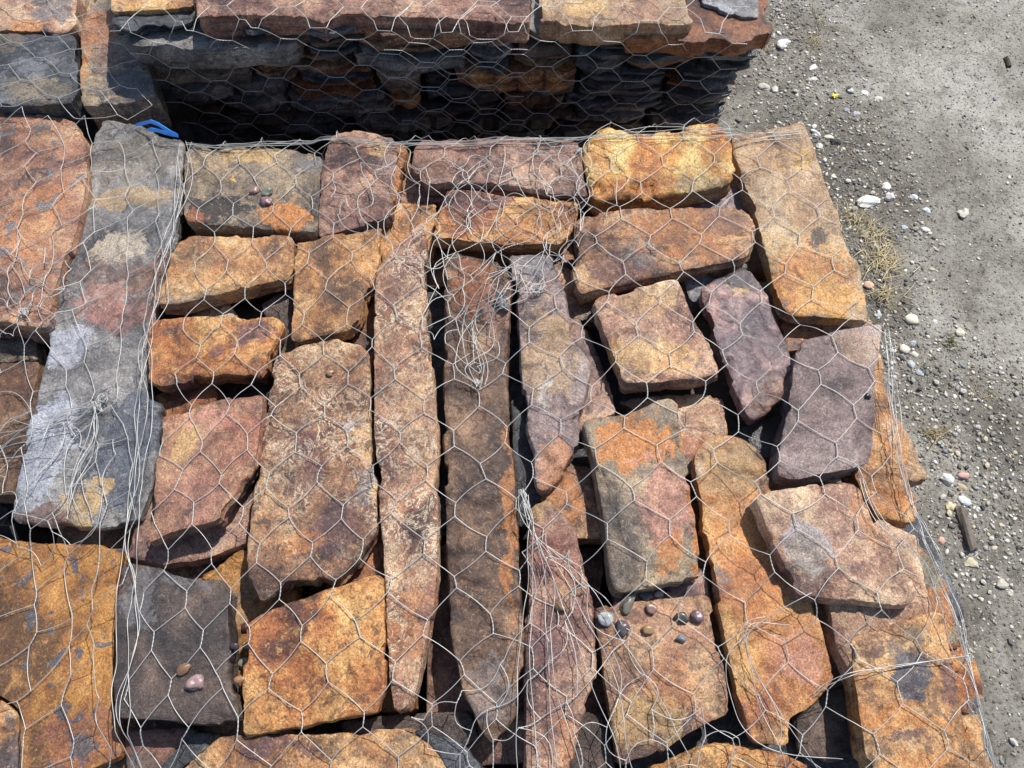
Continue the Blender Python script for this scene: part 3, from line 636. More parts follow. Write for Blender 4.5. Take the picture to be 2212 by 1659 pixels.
def on_top(px, py):                     # pixel -> point on the uppermost stone under it
    z = .76
    for _ in range(6):
        p = at(px, py, z); z = 0.5 * z + 0.5 * top_z(p[0], p[1])
    p = at(px, py, z); return np.array([p[0], p[1], top_z(p[0], p[1])])
PEB = [  # px, py, length px, width px, angle, colour, label
 (550,413,24,18,40,(176,122,112),"pinkish brown pebble, leftmost of three on the olive tan stone"),
 (580,418,26,22,70,(140,150,120),"green grey pebble, topmost of three on the olive tan stone"),
 (577,438,28,20,150,(170,118,124),"mauve pebble, nearest of three on the olive tan stone"),
 (713,806,18,16,20,(190,136,84),"lone tan pebble on the largest rusty slab"),
 (1874,857,14,13,0,(56,54,58),"lone dark pebble on the violet grey slab"),
 (1211,1311,24,30,80,(150,106,70),"lone tan pebble on the dark red stone"),
 (400,1445,32,24,35,(158,108,68),"brown pebble on the dark square slab"),
 (424,1477,40,30,10,(188,140,138),"pink pebble on the dark square slab"),
 (517,1347,26,26,0,(120,70,62),"dark red pebble, farthest in the gap by the rust orange stone"),
 (514,1385,18,30,90,(206,178,120),"cream pebble in the gap by the rust orange stone"),
 (525,1402,16,24,90,(82,64,70),"dark pebble in the gap by the rust orange stone"),
 (511,1428,30,38,70,(164,160,128),"pale green pebble in the gap by the rust orange stone"),
 (516,1468,14,24,90,(198,130,74),"orange pebble, nearest in the gap by the rust orange stone"),
 (1355,1305,52,26,62,(140,132,114),"long olive pebble leaning at the grey stone's corner"),
 (1397,1288,36,20,170,(96,98,94),"dark green pebble tucked under the grey stone"),
 (1422,1284,20,18,0,(172,148,146),"small pinkish pebble between two dark ones under the grey stone"),
 (1441,1281,20,18,30,(104,64,62),"dark red pebble under the grey stone's near edge"),
 (1406,1315,24,24,120,(190,140,118),"pink pebble just in front of the tucked dark green pebble"),
 (1307,1338,36,30,0,(206,206,204),"white speckled pebble, leftmost on the pebble strewn stone"),
 (1345,1358,34,28,120,(112,96,104),"dark purple pebble right of the white speckled one"),
 (1398,1361,30,24,30,(190,140,80),"tan pebble in the middle of the pebble strewn stone"),
 (1472,1336,36,26,170,(86,84,74),"dark green black pebble right of the pink one"),
 (1504,1332,26,28,60,(148,108,116),"purple pebble, rightmost on the pebble strewn stone"),
 (1472,1379,22,20,0,(128,136,144),"blue grey pebble, nearest on the pebble strewn stone"),
]
for k, (px, py, l, w, ang, c, label) in enumerate(PEB):
    p = on_top(px, py); s = np.linalg.norm(p - CAM) / F * .88
    rx, ry = l / 2 * s, w / 2 * s
    V, Fc = pebble_mesh(rx, ry, min(rx, ry) * .66, k + 3, .6)
    o = mesh_obj("pebble", V, Fc, simple_mat("pebble_stone", soften(c, .35), .32, .5, .3, 160, .2, .62), (p[0], p[1], p[2] - .0016), True)
    o.rotation_euler.z = math.radians(ang)
    tag(o, label, "pebble", "pebbles lying on the flagstones")

# ------------------------------------------------------------------ ground
def ground_h(x, y):
    return 0.010 * fbm(x * 2.2, y * 2.2, 1.0, 3) + 0.0045 * fbm(x * 11, y * 11, 2.0, 4, .6)
gxs = np.concatenate([[-60, -20, -6, -2.5, -1, 0, .35], np.arange(.5, 2.35, .012), [2.6, 3.2, 5, 9, 20, 60]])
gys = np.concatenate([[-60, -20, -6, -2.5, -1.2], np.arange(-.75, 2.4, .012), [2.6, 3.4, 5, 9, 20, 60]])
GX, GY = np.meshgrid(gxs, gys)
inn = (GX > .4) & (GX < 2.5) & (GY > -.9) & (GY < 2.5)
GZ = np.where(inn, ground_h(GX, GY), 0.0)
nx, ny = len(gxs), len(gys)
V = np.stack([GX.ravel(), GY.ravel(), GZ.ravel()], 1)
ii = (np.arange(ny - 1)[:, None] * nx + np.arange(nx - 1)[None]).ravel()
Fc = np.stack([ii, ii + 1, ii + nx + 1, ii + nx], 1).tolist()
gm = bpy.data.materials.new("dirt"); gm.use_nodes = True; nt = gm.node_tree; bs = nt.nodes["Principled BSDF"]
tc = nt.nodes.new("ShaderNodeTexCoord")
def gn(scale, detail=5, rough=.6, dist=0):
    n = N(nt, "ShaderNodeTexNoise"); n.inputs['Scale'].default_value = scale; n.inputs['Detail'].default_value = detail
    n.inputs['Roughness'].default_value = rough; n.inputs['Distortion'].default_value = dist
    nt.links.new(tc.outputs['Object'], n.inputs['Vector']); return n
a = ramp(nt, gn(2.6, 5, .6, .4).outputs[0], [(.34, lin((118,114,106), K)), (.5, lin((152,149,141), K)), (.64, lin((174,171,164), K))])
g2 = gn(150, 4, .75)
sp2 = ramp(nt, g2.outputs[0], [(.36, (.30, .29, .27)), (.44, (.92, .92, .92)), (.62, (1.12, 1.11, 1.09)), (.72, (1.6, 1.58, 1.52))])
c = mixc(nt, 1.0, a, sp2, 'MULTIPLY')
g3 = gn(26, 6, .7)
c = mixc(nt, .75, c, mixc(nt, 1.0, c, ramp(nt, g3.outputs[0], [(.36, (.55, .54, .52)), (.52, (1.05, 1.05, 1.05))]), 'MULTIPLY'))
# damp soil close to the stacks
sx = N(nt, "ShaderNodeSeparateXYZ"); nt.links.new(tc.outputs['Object'], sx.inputs[0])
dmp = math_(nt, 'ADD', sx.outputs[0], math_(nt, 'MULTIPLY', math_(nt, 'SUBTRACT', gn(3.5, 6, .65, .5).outputs[0], .5), 1.5))
c = mixc(nt, ramp(nt, math_(nt, 'SUBTRACT', dmp, .45), [(.40, (1, 1, 1)), (.75, (0, 0, 0))]), c, mixc(nt, 1.0, c, (.66, .64, .61, 1), 'MULTIPLY'))
nt.links.new(c, bs.inputs['Base Color']); bs.inputs['Roughness'].default_value = .92; bs.inputs['Specular IOR Level'].default_value = .2
b = N(nt, "ShaderNodeBump"); b.inputs['Strength'].default_value = .9; b.inputs['Distance'].default_value = .004
h = math_(nt, 'ADD', g2.outputs[0], math_(nt, 'MULTIPLY', g3.outputs[0], 1.5)); nt.links.new(h, b.inputs['Height']); nt.links.new(b.outputs[0], bs.inputs['Normal'])
tag(mesh_obj("ground", V, Fc, gm, (0, 0, 0), True), kind="structure")

# gravel: how thick it lies depends on the distance from the stacks' right side
e0, e1 = at(1600, 100, 0), at(2080, 1560, 0)
def gravel_density(x, y):
    lx = 0.62 + 0.10 * fbm(y * 2.0, y * 0 + 3, 0, 2)
    band = lx + 0.28 + 0.12 * np.sin(y * 2.1 + .6) + 0.10 * fbm(x * 3, y * 3, 4, 3)
    return np.clip(1.15 - np.abs(x - band) / (0.30 + .12 * fbm(x * 5, y * 5, 8, 2)), 0.06, 1) * (.16 + .84 * sstep(.05, .55, y))
rs = np.random.RandomState(5)
def gravel(name, n, r0, r1, sub, cols, label, seed, dens=True):
    import bmesh
    bm = bmesh.new(); bmesh.ops.create_icosphere(bm, subdivisions=sub, radius=1)
    co = np.array([v.co[:] for v in bm.verts]); fs = np.array([[v.index for v in f.verts] for f in bm.faces]); bm.free()
    rs = np.random.RandomState(seed)
    x = rs.uniform(.52, 2.3, n * 3); y = rs.uniform(-.7, 2.35, n * 3)
    keep = (rs.rand(n * 3) < (gravel_density(x, y) if dens else .5)); x, y = x[keep][:n], y[keep][:n]; n = len(x)
    r = r0 * (r1 / r0) ** (rs.rand(n) ** 1.7)
    nv = len(co)
    A_ = co[None] * (1 + .42 * rs.uniform(-1, 1, (n, nv, 1)))
    sc = np.stack([r * rs.uniform(.8, 1.5, n), r * rs.uniform(.6, 1.0, n), r * rs.uniform(.4, .75, n)], 1)
    A_ = A_ * sc[:, None, :]
    th = rs.uniform(0, 6.28, n); cs, sn = np.cos(th)[:, None], np.sin(th)[:, None]
    X = A_[:, :, 0] * cs - A_[:, :, 1] * sn + x[:, None]; Y = A_[:, :, 0] * sn + A_[:, :, 1] * cs + y[:, None]
    Z = A_[:, :, 2] + ground_h(x, y)[:, None] + (r * .08)[:, None]
    V = np.stack([X, Y, Z], 2).reshape(-1, 3); Fc = (fs[None] + (np.arange(n) * nv)[:, None, None]).reshape(-1, 3)
    me = bpy.data.meshes.new(name)
    me.vertices.add(len(V)); me.vertices.foreach_set("co", V.ravel())
    me.loops.add(Fc.size); me.loops.foreach_set("vertex_index", Fc.ravel().astype(np.int32))
    me.polygons.add(len(Fc)); me.polygons.foreach_set("loop_start", np.arange(0, Fc.size, 3, dtype=np.int32))
    me.update(calc_edges=True)
    at_ = me.color_attributes.new("tone", 'FLOAT_COLOR', 'POINT')
    pc = np.array([lin(c, K) for c in cols]); ci = rs.randint(0, len(cols), n)
    cc = pc[ci] * rs.uniform(.7, 1.25, (n, 1)); cc[:, 3] = 1
    at_.data.foreach_set("color", np.repeat(cc, nv, 0).ravel())
    m = bpy.data.materials.new(name); m.use_nodes = True; nt = m.node_tree; bs = nt.nodes["Principled BSDF"]
    vc = nt.nodes.new("ShaderNodeVertexColor"); vc.layer_name = "tone"; nt.links.new(vc.outputs[0], bs.inputs['Base Color']); bs.inputs['Roughness'].default_value = .75
    me.materials.append(m)
    o = bpy.data.objects.new(name, me); COL.objects.link(o); tag(o, label, "gravel", kind="stuff")
GC = [(132,128,120),(112,108,102),(160,156,148),(96,92,88),(148,138,124),(186,182,172),(120,124,130),(84,80,76)]
gravel("gravel", 30000, .0015, .0062, 1, GC + [(206,202,190),(220,216,206),(196,186,160)], "loose grey gravel strewn along the stacks' right side", 11)
gravel("grit", 42000, .0009, .0032, 0, GC + [(60,58,54),(66,62,58),(200,196,186)], "fine grit covering the bare dirt", 12, dens=False)
GC2 = [(212,210,204),(190,188,182),(168,170,176),(200,190,166)]

ROCK = [  # px, py, length, width, angle, colour, label
 (1686,98,26,24,0,(236,234,230),"bright white angular rock beside the rear stack"),
 (1651,189,26,18,-20,(190,188,176),"pale grey chip left of a pair near the rear stack's foot"),
 (1673,193,16,20,0,(206,204,196),"pale triangular chip near the rear stack's foot"),
 (1757,172,22,12,40,(196,194,190),"pale flat chip on the gravel behind the sandy stone"),
 (1755,147,26,12,40,(214,214,212),"white flat chip on the gravel behind the sandy stone"),
 (1867,201,16,12,-20,(226,226,222),"small white chip far out on the gravel"),
 (1835,197,14,14,0,(198,204,206),"small blue white chip on the gravel"),
 (1899,215,14,16,0,(204,202,190),"small cream chip at the gravel's outer border"),
 (1830,238,14,12,0,(160,168,180),"small blue grey pebble in the gravel"),
 (1851,245,14,10,0,(178,184,196),"small pale blue pebble in the gravel"),
 (1791,297,20,12,0,(206,200,180),"cream oval pebble right of the sandy stone"),
 (1761,289,24,14,-50,(222,222,222),"white chip touching the sandy stone's corner"),
 (1803,306,14,22,60,(52,50,52),"black chip right of the sandy stone"),
 (1770,317,14,16,0,(208,206,200),"pale chip below the white chip at the sandy stone"),
 (1875,438,26,48,-75,(228,228,220),"largest white oblong rock on the dirt"),
 (1913,405,18,18,0,(232,230,226),"white chip above the largest oblong rock"),
 (1920,427,20,20,0,(224,218,212),"white chip right of the largest oblong rock"),
 (1974,425,16,14,0,(204,210,216),"bluish white chip out on the bare dirt"),
 (2001,455,14,14,0,(202,208,212),"pale chip casting a dark shadow on bare dirt"),
 (2080,463,20,22,0,(196,192,180),"cream chip farthest right on the bare dirt"),
 (1954,492,14,12,0,(176,184,194),"pale blue pebble beyond the dry grass"),
 (2001,498,14,18,60,(206,210,212),"white oblong pebble beyond the dry grass"),
 (1866,507,20,18,30,(168,160,140),"tan chip in front of the dry grass"),
 (1969,690,30,24,0,(226,222,196),"large cream round pebble right of the violet grey slab"),
 (1953,757,24,22,0,(214,210,194),"cream round pebble below the large cream one"),
 (1969,787,18,18,0,(184,188,190),"grey pebble nearest of the cream pebble cluster"),
 (1975,766,14,14,0,(210,206,190),"small cream pebble in the cluster by the violet grey slab"),
 (1930,757,12,16,80,(214,214,206),"white pebble left of the cream round pebble"),
 (1899,681,12,12,0,(170,180,190),"pale blue pebble against the stack"),
 (2019,695,12,12,0,(214,214,212),"small white pebble right of the large cream one"),
 (1973,740,14,10,20,(164,172,186),"flat blue pebble above the cream cluster"),
 (1985,805,16,14,0,(160,170,182),"blue grey pebble lowest of the cluster"),
 (2073,719,20,20,0,(206,202,184),"cream pebble by the small green weed"),
 (1875,617,22,18,0,(212,176,148),"pinkish pebble below the dry grass"),
 (2045,1037,30,22,-60,(220,220,212),"pale pointed chip right of the stack's right rim"),
 (2080,1029,22,18,0,(206,166,156),"pink round pebble right of the pale pointed chip"),
 (2079,1052,24,14,-30,(190,172,138),"tan oval pebble below the pink one"),
 (2083,1083,28,18,-35,(214,222,230),"blue white stone at the wood piece's far end"),
 (2052,1094,18,18,0,(208,194,160),"cream chip left of the wood piece"),
 (2105,1195,10,12,0,(206,210,214),"tiny white chip at the wood piece's near end"),
 (2099,1217,28,18,10,(196,186,160),"tan angular stone below the wood piece"),
 (2033,1168,16,18,60,(202,164,146),"pink pebble between the stack and the wood piece"),
 (2165,1262,18,24,-60,(186,182,168),"pale flat chip far right below the wood piece"),
 (2182,1280,12,12,0,(190,186,172),"small pale chip at the right border"),
 (2113,1098,12,10,0,(206,212,218),"small white chip right of the wood piece"),
]
def ground_pt(px, py):
    p = at(px, py, 0.0); z = float(ground_h(np.array([p[0]]), np.array([p[1]]))[0]); p = at(px, py, z); return np.array([p[0], p[1], z])
for k, (px, py, l, w, ang, c, label) in enumerate(ROCK):
    p = ground_pt(px, py); s = np.linalg.norm(p - CAM) / F * .92
    rx, ry = l / 2 * s, w / 2 * s
    V, Fc = pebble_mesh(rx, ry, min(rx, ry) * .55, k + 60, .75 if 'chip' in label or 'rock' in label or 'angular' in label else .5, 2)
    o = mesh_obj("ground_pebble", V, Fc, simple_mat("ground_pebble_stone", c, .7, .3, .15, 120, .3), (p[0], p[1], p[2] - .0045), 'round' in label)
    o.rotation_euler.z = math.radians(ang); tag(o, label, "pebble", "stones lying on the dirt")

# medium loose stones of the gravel, one object each
rnd = random.Random(77)
mm = [simple_mat("gravel_stone", c, .75, .3, .2, 150, .3) for c in GC2 + GC[:4]]
base_me = []
for k in range(10):
    V, Fc = pebble_mesh(1, .72, .5, 200 + k, .7, 1)
    for m in mm[k % len(mm):k % len(mm) + 1]:
        me = bpy.data.meshes.new("gravel_stone"); me.from_pydata(V.tolist(), [], Fc); me.materials.append(m); base_me.append(me)
cnt = 0
while cnt < 120:
    x, y = rnd.uniform(.6, 1.9), rnd.uniform(-.5, 2.2)
    if rnd.random() > gravel_density(np.array([x]), np.array([y]))[0] ** 2: continue
    o = bpy.data.objects.new("gravel_stone", rnd.choice(base_me)); COL.objects.link(o); s = rnd.uniform(.004, .010)
    o.scale = (s, s, s); o.location = (x, y, float(ground_h(np.array([x]), np.array([y]))[0]) - s * .12); o.rotation_euler.z = rnd.uniform(0, 6.28)
    tag(o, "pale thumbnail sized stone among the loose gravel by the stacks", "stone", "medium stones in the gravel"); cnt += 1

# dry grass
def straw(name, px, py, n, spread, length, label, cols, seed, up=.5):
    rnd = random.Random(seed); p = ground_pt(px, py); V = []; Fc = []
    for k in range(n):
        a = rnd.uniform(0, 6.28); r = abs(rnd.gauss(0, spread)); x, y = math.cos(a) * r, math.sin(a) * r
        d = rnd.uniform(0, 6.28); L_ = length * rnd.uniform(.4, 1.2); el = rnd.uniform(0, up); w = rnd.uniform(.0006, .0014)
        bend = rnd.uniform(-.6, .6); z0 = float(ground_h(np.array([p[0] + x]), np.array([p[1] + y]))[0]) - p[2] + rnd.uniform(0, .014)
        base = len(V); cx, cy, cz = x, y, z0
        for i in range(6):
            t = i / 5; ww = w * (1 - .8 * t); nxv, nyv = -math.sin(d), math.cos(d)
            V += [(cx - nxv * ww, cy - nyv * ww, cz), (cx + nxv * ww, cy + nyv * ww, cz), (cx, cy, cz + ww * 1.2)]
            d += bend / 5; cx += math.cos(d) * math.cos(el) * L_ / 5; cy += math.sin(d) * math.cos(el) * L_ / 5; cz = max(cz + math.sin(el) * L_ / 5, z0); el -= .25
        for i in range(5):
            b0 = base + 3 * i
            for j in range(3): Fc.append([b0 + j, b0 + (j + 1) % 3, b0 + 3 + (j + 1) % 3, b0 + 3 + j])
    o = mesh_obj(name, V, Fc, simple_mat("straw", cols, .7, .3, .35, 20, 0), p, True); tag(o, label, "grass", "dry grass on the dirt"); return o
straw("dry_grass_tuft", 1895, 560, 95, .035, .07, "large matted tuft of dry straw right of the sandy stone", (236,220,176), 1)
straw("dry_grass_tuft", 1838, 470, 45, .03, .05, "smaller tuft of dry straw touching the stack", (224,208,164), 2)
straw("dry_grass_tuft", 1880, 500, 60, .04, .05, "thin dry straw between two thicker tufts", (220,204,160), 3)
straw("dry_grass_tuft", 1905, 640, 40, .02, .07, "sparse straw below the large tuft", (222,206,164), 4)
straw("dry_grass_tuft", 1640, 95, 22, .03, .06, "thin straw against the rear stack's right end", (206,190,140), 5)
straw("dry_grass_tuft", 1750, 80, 24, .05, .08, "sparse straw on the gravel beside the white rock", (196,178,128), 6)
straw("dry_grass_tuft", 2020, 940, 26, .02, .06, "sparse straw right of the orange jutting stone", (190,170,122), 8)
straw("green_weed", 2054, 742, 26, .012, .03, "small green weed on the dirt", (112,118,62), 7, 1.2)
straw("fallen_straw", 2130, 850, 5, .05, .12, "long single straw stems on bare dirt", (190,170,120), 9, .1)

# weathered piece of wood
a, b = ground_pt(2070, 1098), ground_pt(2097, 1190)
d = (b - a); Lw = np.linalg.norm(d); ang = math.atan2(d[1], d[0])
V = []; Fc = []; nr = 10
for i in range(7):
    for j in range(nr):
        t = 2 * math.pi * j / nr; rr = .0105 * (1 + .18 * math.sin(j * 4.3 + i * .4)) * (.9 if i in (0, 6) else 1)
        V.append((Lw * i / 6 + (.004 * math.sin(j * 5.1) if i in (0, 6) else 0), rr * math.cos(t), .008 + .72 * rr * math.sin(t)))
for i in range(6):
    for j in range(nr): Fc.append([i * nr + j, i * nr + (j + 1) % nr, (i + 1) * nr + (j + 1) % nr, (i + 1) * nr + j])
Fc += [list(range(nr))[::-1], list(range(6 * nr, 7 * nr))]
wm = simple_mat("weathered_wood", (112,104,96), .85, .2, .4, 120, .8); wm.node_tree.nodes["Noise Texture"].inputs['Scale'].default_value = 60
o = mesh_obj("wood_stick", V, Fc, wm, a, False); o.rotation_euler.z = ang; tag(o, "short weathered grey piece of wood lying on the dirt", "wood")
a, b = ground_pt(2172, 126), ground_pt(2178, 146); d = b - a
V2 = [(x * np.linalg.norm(d) / Lw, y * .7, z * .6) for x, y, z in V]
o = mesh_obj("wood_stick", V2, Fc, simple_mat("dark_wood", (70,66,62), .85, .2, .3, 80, .5), a, False); o.rotation_euler.z = math.atan2(d[1], d[0]); tag(o, "dark twig lying far out on the bare dirt", "wood")
# yellow leaf
p = ground_pt(1802, 209); Vl = []; n = 14
for i in range(n):
    t = 2 * math.pi * i / n; r = .013 * (1 if i % 2 == 0 else .55)
    Vl.append((r * math.cos(t), r * .8 * math.sin(t), .006 + .003 * math.cos(t * 2)))
Vl += [(x, y, z + .0006) for x, y, z in Vl]
Fl = [list(range(n))[::-1], list(range(n, 2 * n))] + [[i, (i + 1) % n, n + (i + 1) % n, n + i] for i in range(n)]
tag(mesh_obj("leaf", Vl, Fl, simple_mat("leaf_yellow", (238,220,90), .6, .3, .15, 60, .1), p, False), "small yellow fallen leaf on the gravel", "leaf")

# ------------------------------------------------------------------ blue strap
pts = [(294,270,.0),(310,266,.006),(326,262,.014),(342,268,.016),(356,277,.012),(370,286,.008),(384,293,.002),(372,291,.003),(356,287,.006),(340,282,.008),(326,280,.008),(318,281,.002)]
V = []; Fc = []
pl = []
for (x, y, h) in pts:
    p = at(x, y, .758 + h); pl.append(p)
pl = np.array(pl)
for i, p in enumerate(pl):
    w = .0028 if 0 < i < len(pl) - 1 else .0025
    up = np.array([.15, .45, .88]); up = up / np.linalg.norm(up)
    dirv = pl[min(i + 1, len(pl) - 1)] - pl[max(i - 1, 0)]; sd_ = np.cross(dirv, up); sd_ /= np.linalg.norm(sd_) + 1e-9
    for q in (p - up * w, p + up * w, p + up * w + sd_ * .001, p - up * w + sd_ * .001): V.append(q - pl[0])
for i in range(len(pl) - 1):
    for j in range(4): Fc.append([4 * i + j, 4 * i + (j + 1) % 4, 4 * i + 4 + (j + 1) % 4, 4 * i + 4 + j])
Fc += [[0, 1, 2, 3], [4 * len(pl) - 1 - j for j in range(4)]]
tag(mesh_obj("plastic_strap", V, Fc, simple_mat("blue_plastic", (70,160,255), .35, .5, .1, 30, 0, 1.0), pl[0], False), "loop of bright blue plastic strap at the grey slab's far end", "strap")

# ------------------------------------------------------------------ wire netting
wire = bpy.data.materials.new("galvanised_wire"); wire.use_nodes = True
bs = wire.node_tree.nodes["Principled BSDF"]; bs.inputs['Base Color'].default_value = (.46, .46, .44, 1); bs.inputs['Metallic'].default_value = .35; bs.inputs['Roughness'].default_value = .42
# membrane lying over the stones
GXo, GYo, GS = -1.45, -.30, .01
gw, gh = 240, 150
H = np.full((gh, gw), .60)
ix = ((ALLTOP[:, 0] - GXo) / GS).astype(int); iy = ((ALLTOP[:, 1] - GYo) / GS).astype(int)
ok = (ix >= 0) & (ix < gw) & (iy >= 0) & (iy < gh) & (ALLTOP[:, 2] < .83)
np.maximum.at(H, (iy[ok], ix[ok]), ALLTOP[ok, 2])
Hd = H.copy()
for dy in (-1, 0, 1):
    for dx in (-1, 0, 1): Hd = np.maximum(Hd, np.roll(np.roll(H, dy, 0), dx, 1))
Z = Hd.copy()
for r in range(6):
    Z = np.maximum.reduce([Z, np.roll(Z, 1, 0), np.roll(Z, -1, 0), np.roll(Z, 1, 1), np.roll(Z, -1, 1)])
for it in range(260):
    avg = .25 * (np.roll(Z, 1, 0) + np.roll(Z, -1, 0) + np.roll(Z, 1, 1) + np.roll(Z, -1, 1))
    Z = np.maximum(Hd + .0015, avg - .00035)
def drape(x, y):
    fx = np.clip((x - GXo) / GS - .5, 0, gw - 1.01); fy = np.clip((y - GYo) / GS - .5, 0, gh - 1.01)
    i, j = fx.astype(int), fy.astype(int); tx, ty = fx - i, fy - j
    return (Z[j, i] * (1 - tx) + Z[j, i + 1] * tx) * (1 - ty) + (Z[j + 1, i] * (1 - tx) + Z[j + 1, i + 1] * tx) * ty

class Tubes:
    def __init__(s): s.V = []; s.F = []; s.n = 0
    def add(s, P, r, k=5):
        P = np.asarray(P, float); n = len(P)
        t = np.gradient(P, axis=0); t /= np.maximum(np.linalg.norm(t, axis=1, keepdims=True), 1e-9)
        ref = np.where(np.abs(t[:, 2:3]) < .9, [[0, 0, 1.0]], [[1.0, 0, 0]])
        a = np.cross(t, ref); a /= np.maximum(np.linalg.norm(a, axis=1, keepdims=True), 1e-9); b = np.cross(t, a)
        ang = np.arange(k) * 2 * math.pi / k
        R = P[:, None] + r * (a[:, None] * np.cos(ang)[None, :, None] + b[:, None] * np.sin(ang)[None, :, None])
        s.V.append(R.reshape(-1, 3))
        i = np.arange(n - 1)[:, None] * k + s.n; j = np.arange(k)[None]; j2 = (j + 1) % k
        s.F.append(np.stack([i + j, i + j2, i + k + j2, i + k + j], 2).reshape(-1, 4)); s.n += n * k
    def twist(s, P, r):                       # two strands wound round each other
        P = np.asarray(P, float); L_ = np.linalg.norm(np.diff(P, axis=0), axis=1).sum(); n = max(8, int(L_ / .0016))
        u_ = np.linspace(0, 1, n); c = np.stack([np.interp(u_, np.linspace(0, 1, len(P)), P[:, q]) for q in range(3)], 1)
        t = c[-1] - c[0]; t /= np.linalg.norm(t) + 1e-9; ref = np.array([0, 0, 1.0]) if abs(t[2]) < .9 else np.array([1.0, 0, 0])
        a = np.cross(t, ref); a /= np.linalg.norm(a); b = np.cross(t, a); w = u_ * L_ / .0085 * 2 * math.pi
        for ph in (0, math.pi):
            s.add(c + r * .95 * (np.cos(w + ph)[:, None] * a + np.sin(w + ph)[:, None] * b), r * .9, 4)
    def obj(s, name, parent=None):
        V = np.concatenate(s.V); Fc = np.concatenate(s.F)
        me = bpy.data.meshes.new(name)
        me.vertices.add(len(V)); me.vertices.foreach_set("co", V.ravel())
        me.loops.add(Fc.size); me.loops.foreach_set("vertex_index", Fc.ravel().astype(np.int32))
        me.polygons.add(len(Fc)); me.polygons.foreach_set("loop_start", np.arange(0, Fc.size, 4, dtype=np.int32))
        me.polygons.foreach_set("use_smooth", [True] * len(Fc)); me.update(calc_edges=True); me.materials.append(wire)
        o = bpy.data.objects.new(name, me); COL.objects.link(o)
        if parent: o.parent = parent
        return o
WR = .00043
def xy(px, py, z=.775): return at(px, py, z)[:2]
def edge_right(y):           # x of the front stack's right rim
    ys = [xy(*q)[1] for q in RIM]; xs = [xy(*q)[0] for q in RIM]
    o = np.argsort(ys); return np.interp(y, np.array(ys)[o], np.array(xs)[o])
RIM = [(1742,262),(1790,390),(1830,540),(1880,690),(1915,720),(1935,860),(1990,1060),(2000,1150),(2060,1260),(2100,1380),(2145,1500),(2165,1660),(2180,1760)]
BACK = [(-150,215),(60,225),(225,256),(400,296),(720,279),(900,290),(1100,290),(1260,300),(1310,264),(1550,258),(1742,258),(1900,255)]
def edge_back(x):            # y of the front stack's back rim
    q = np.array([xy(*p) for p in BACK]); o = np.argsort(q[:, 0]); return np.interp(x, q[o, 0], q[o, 1])

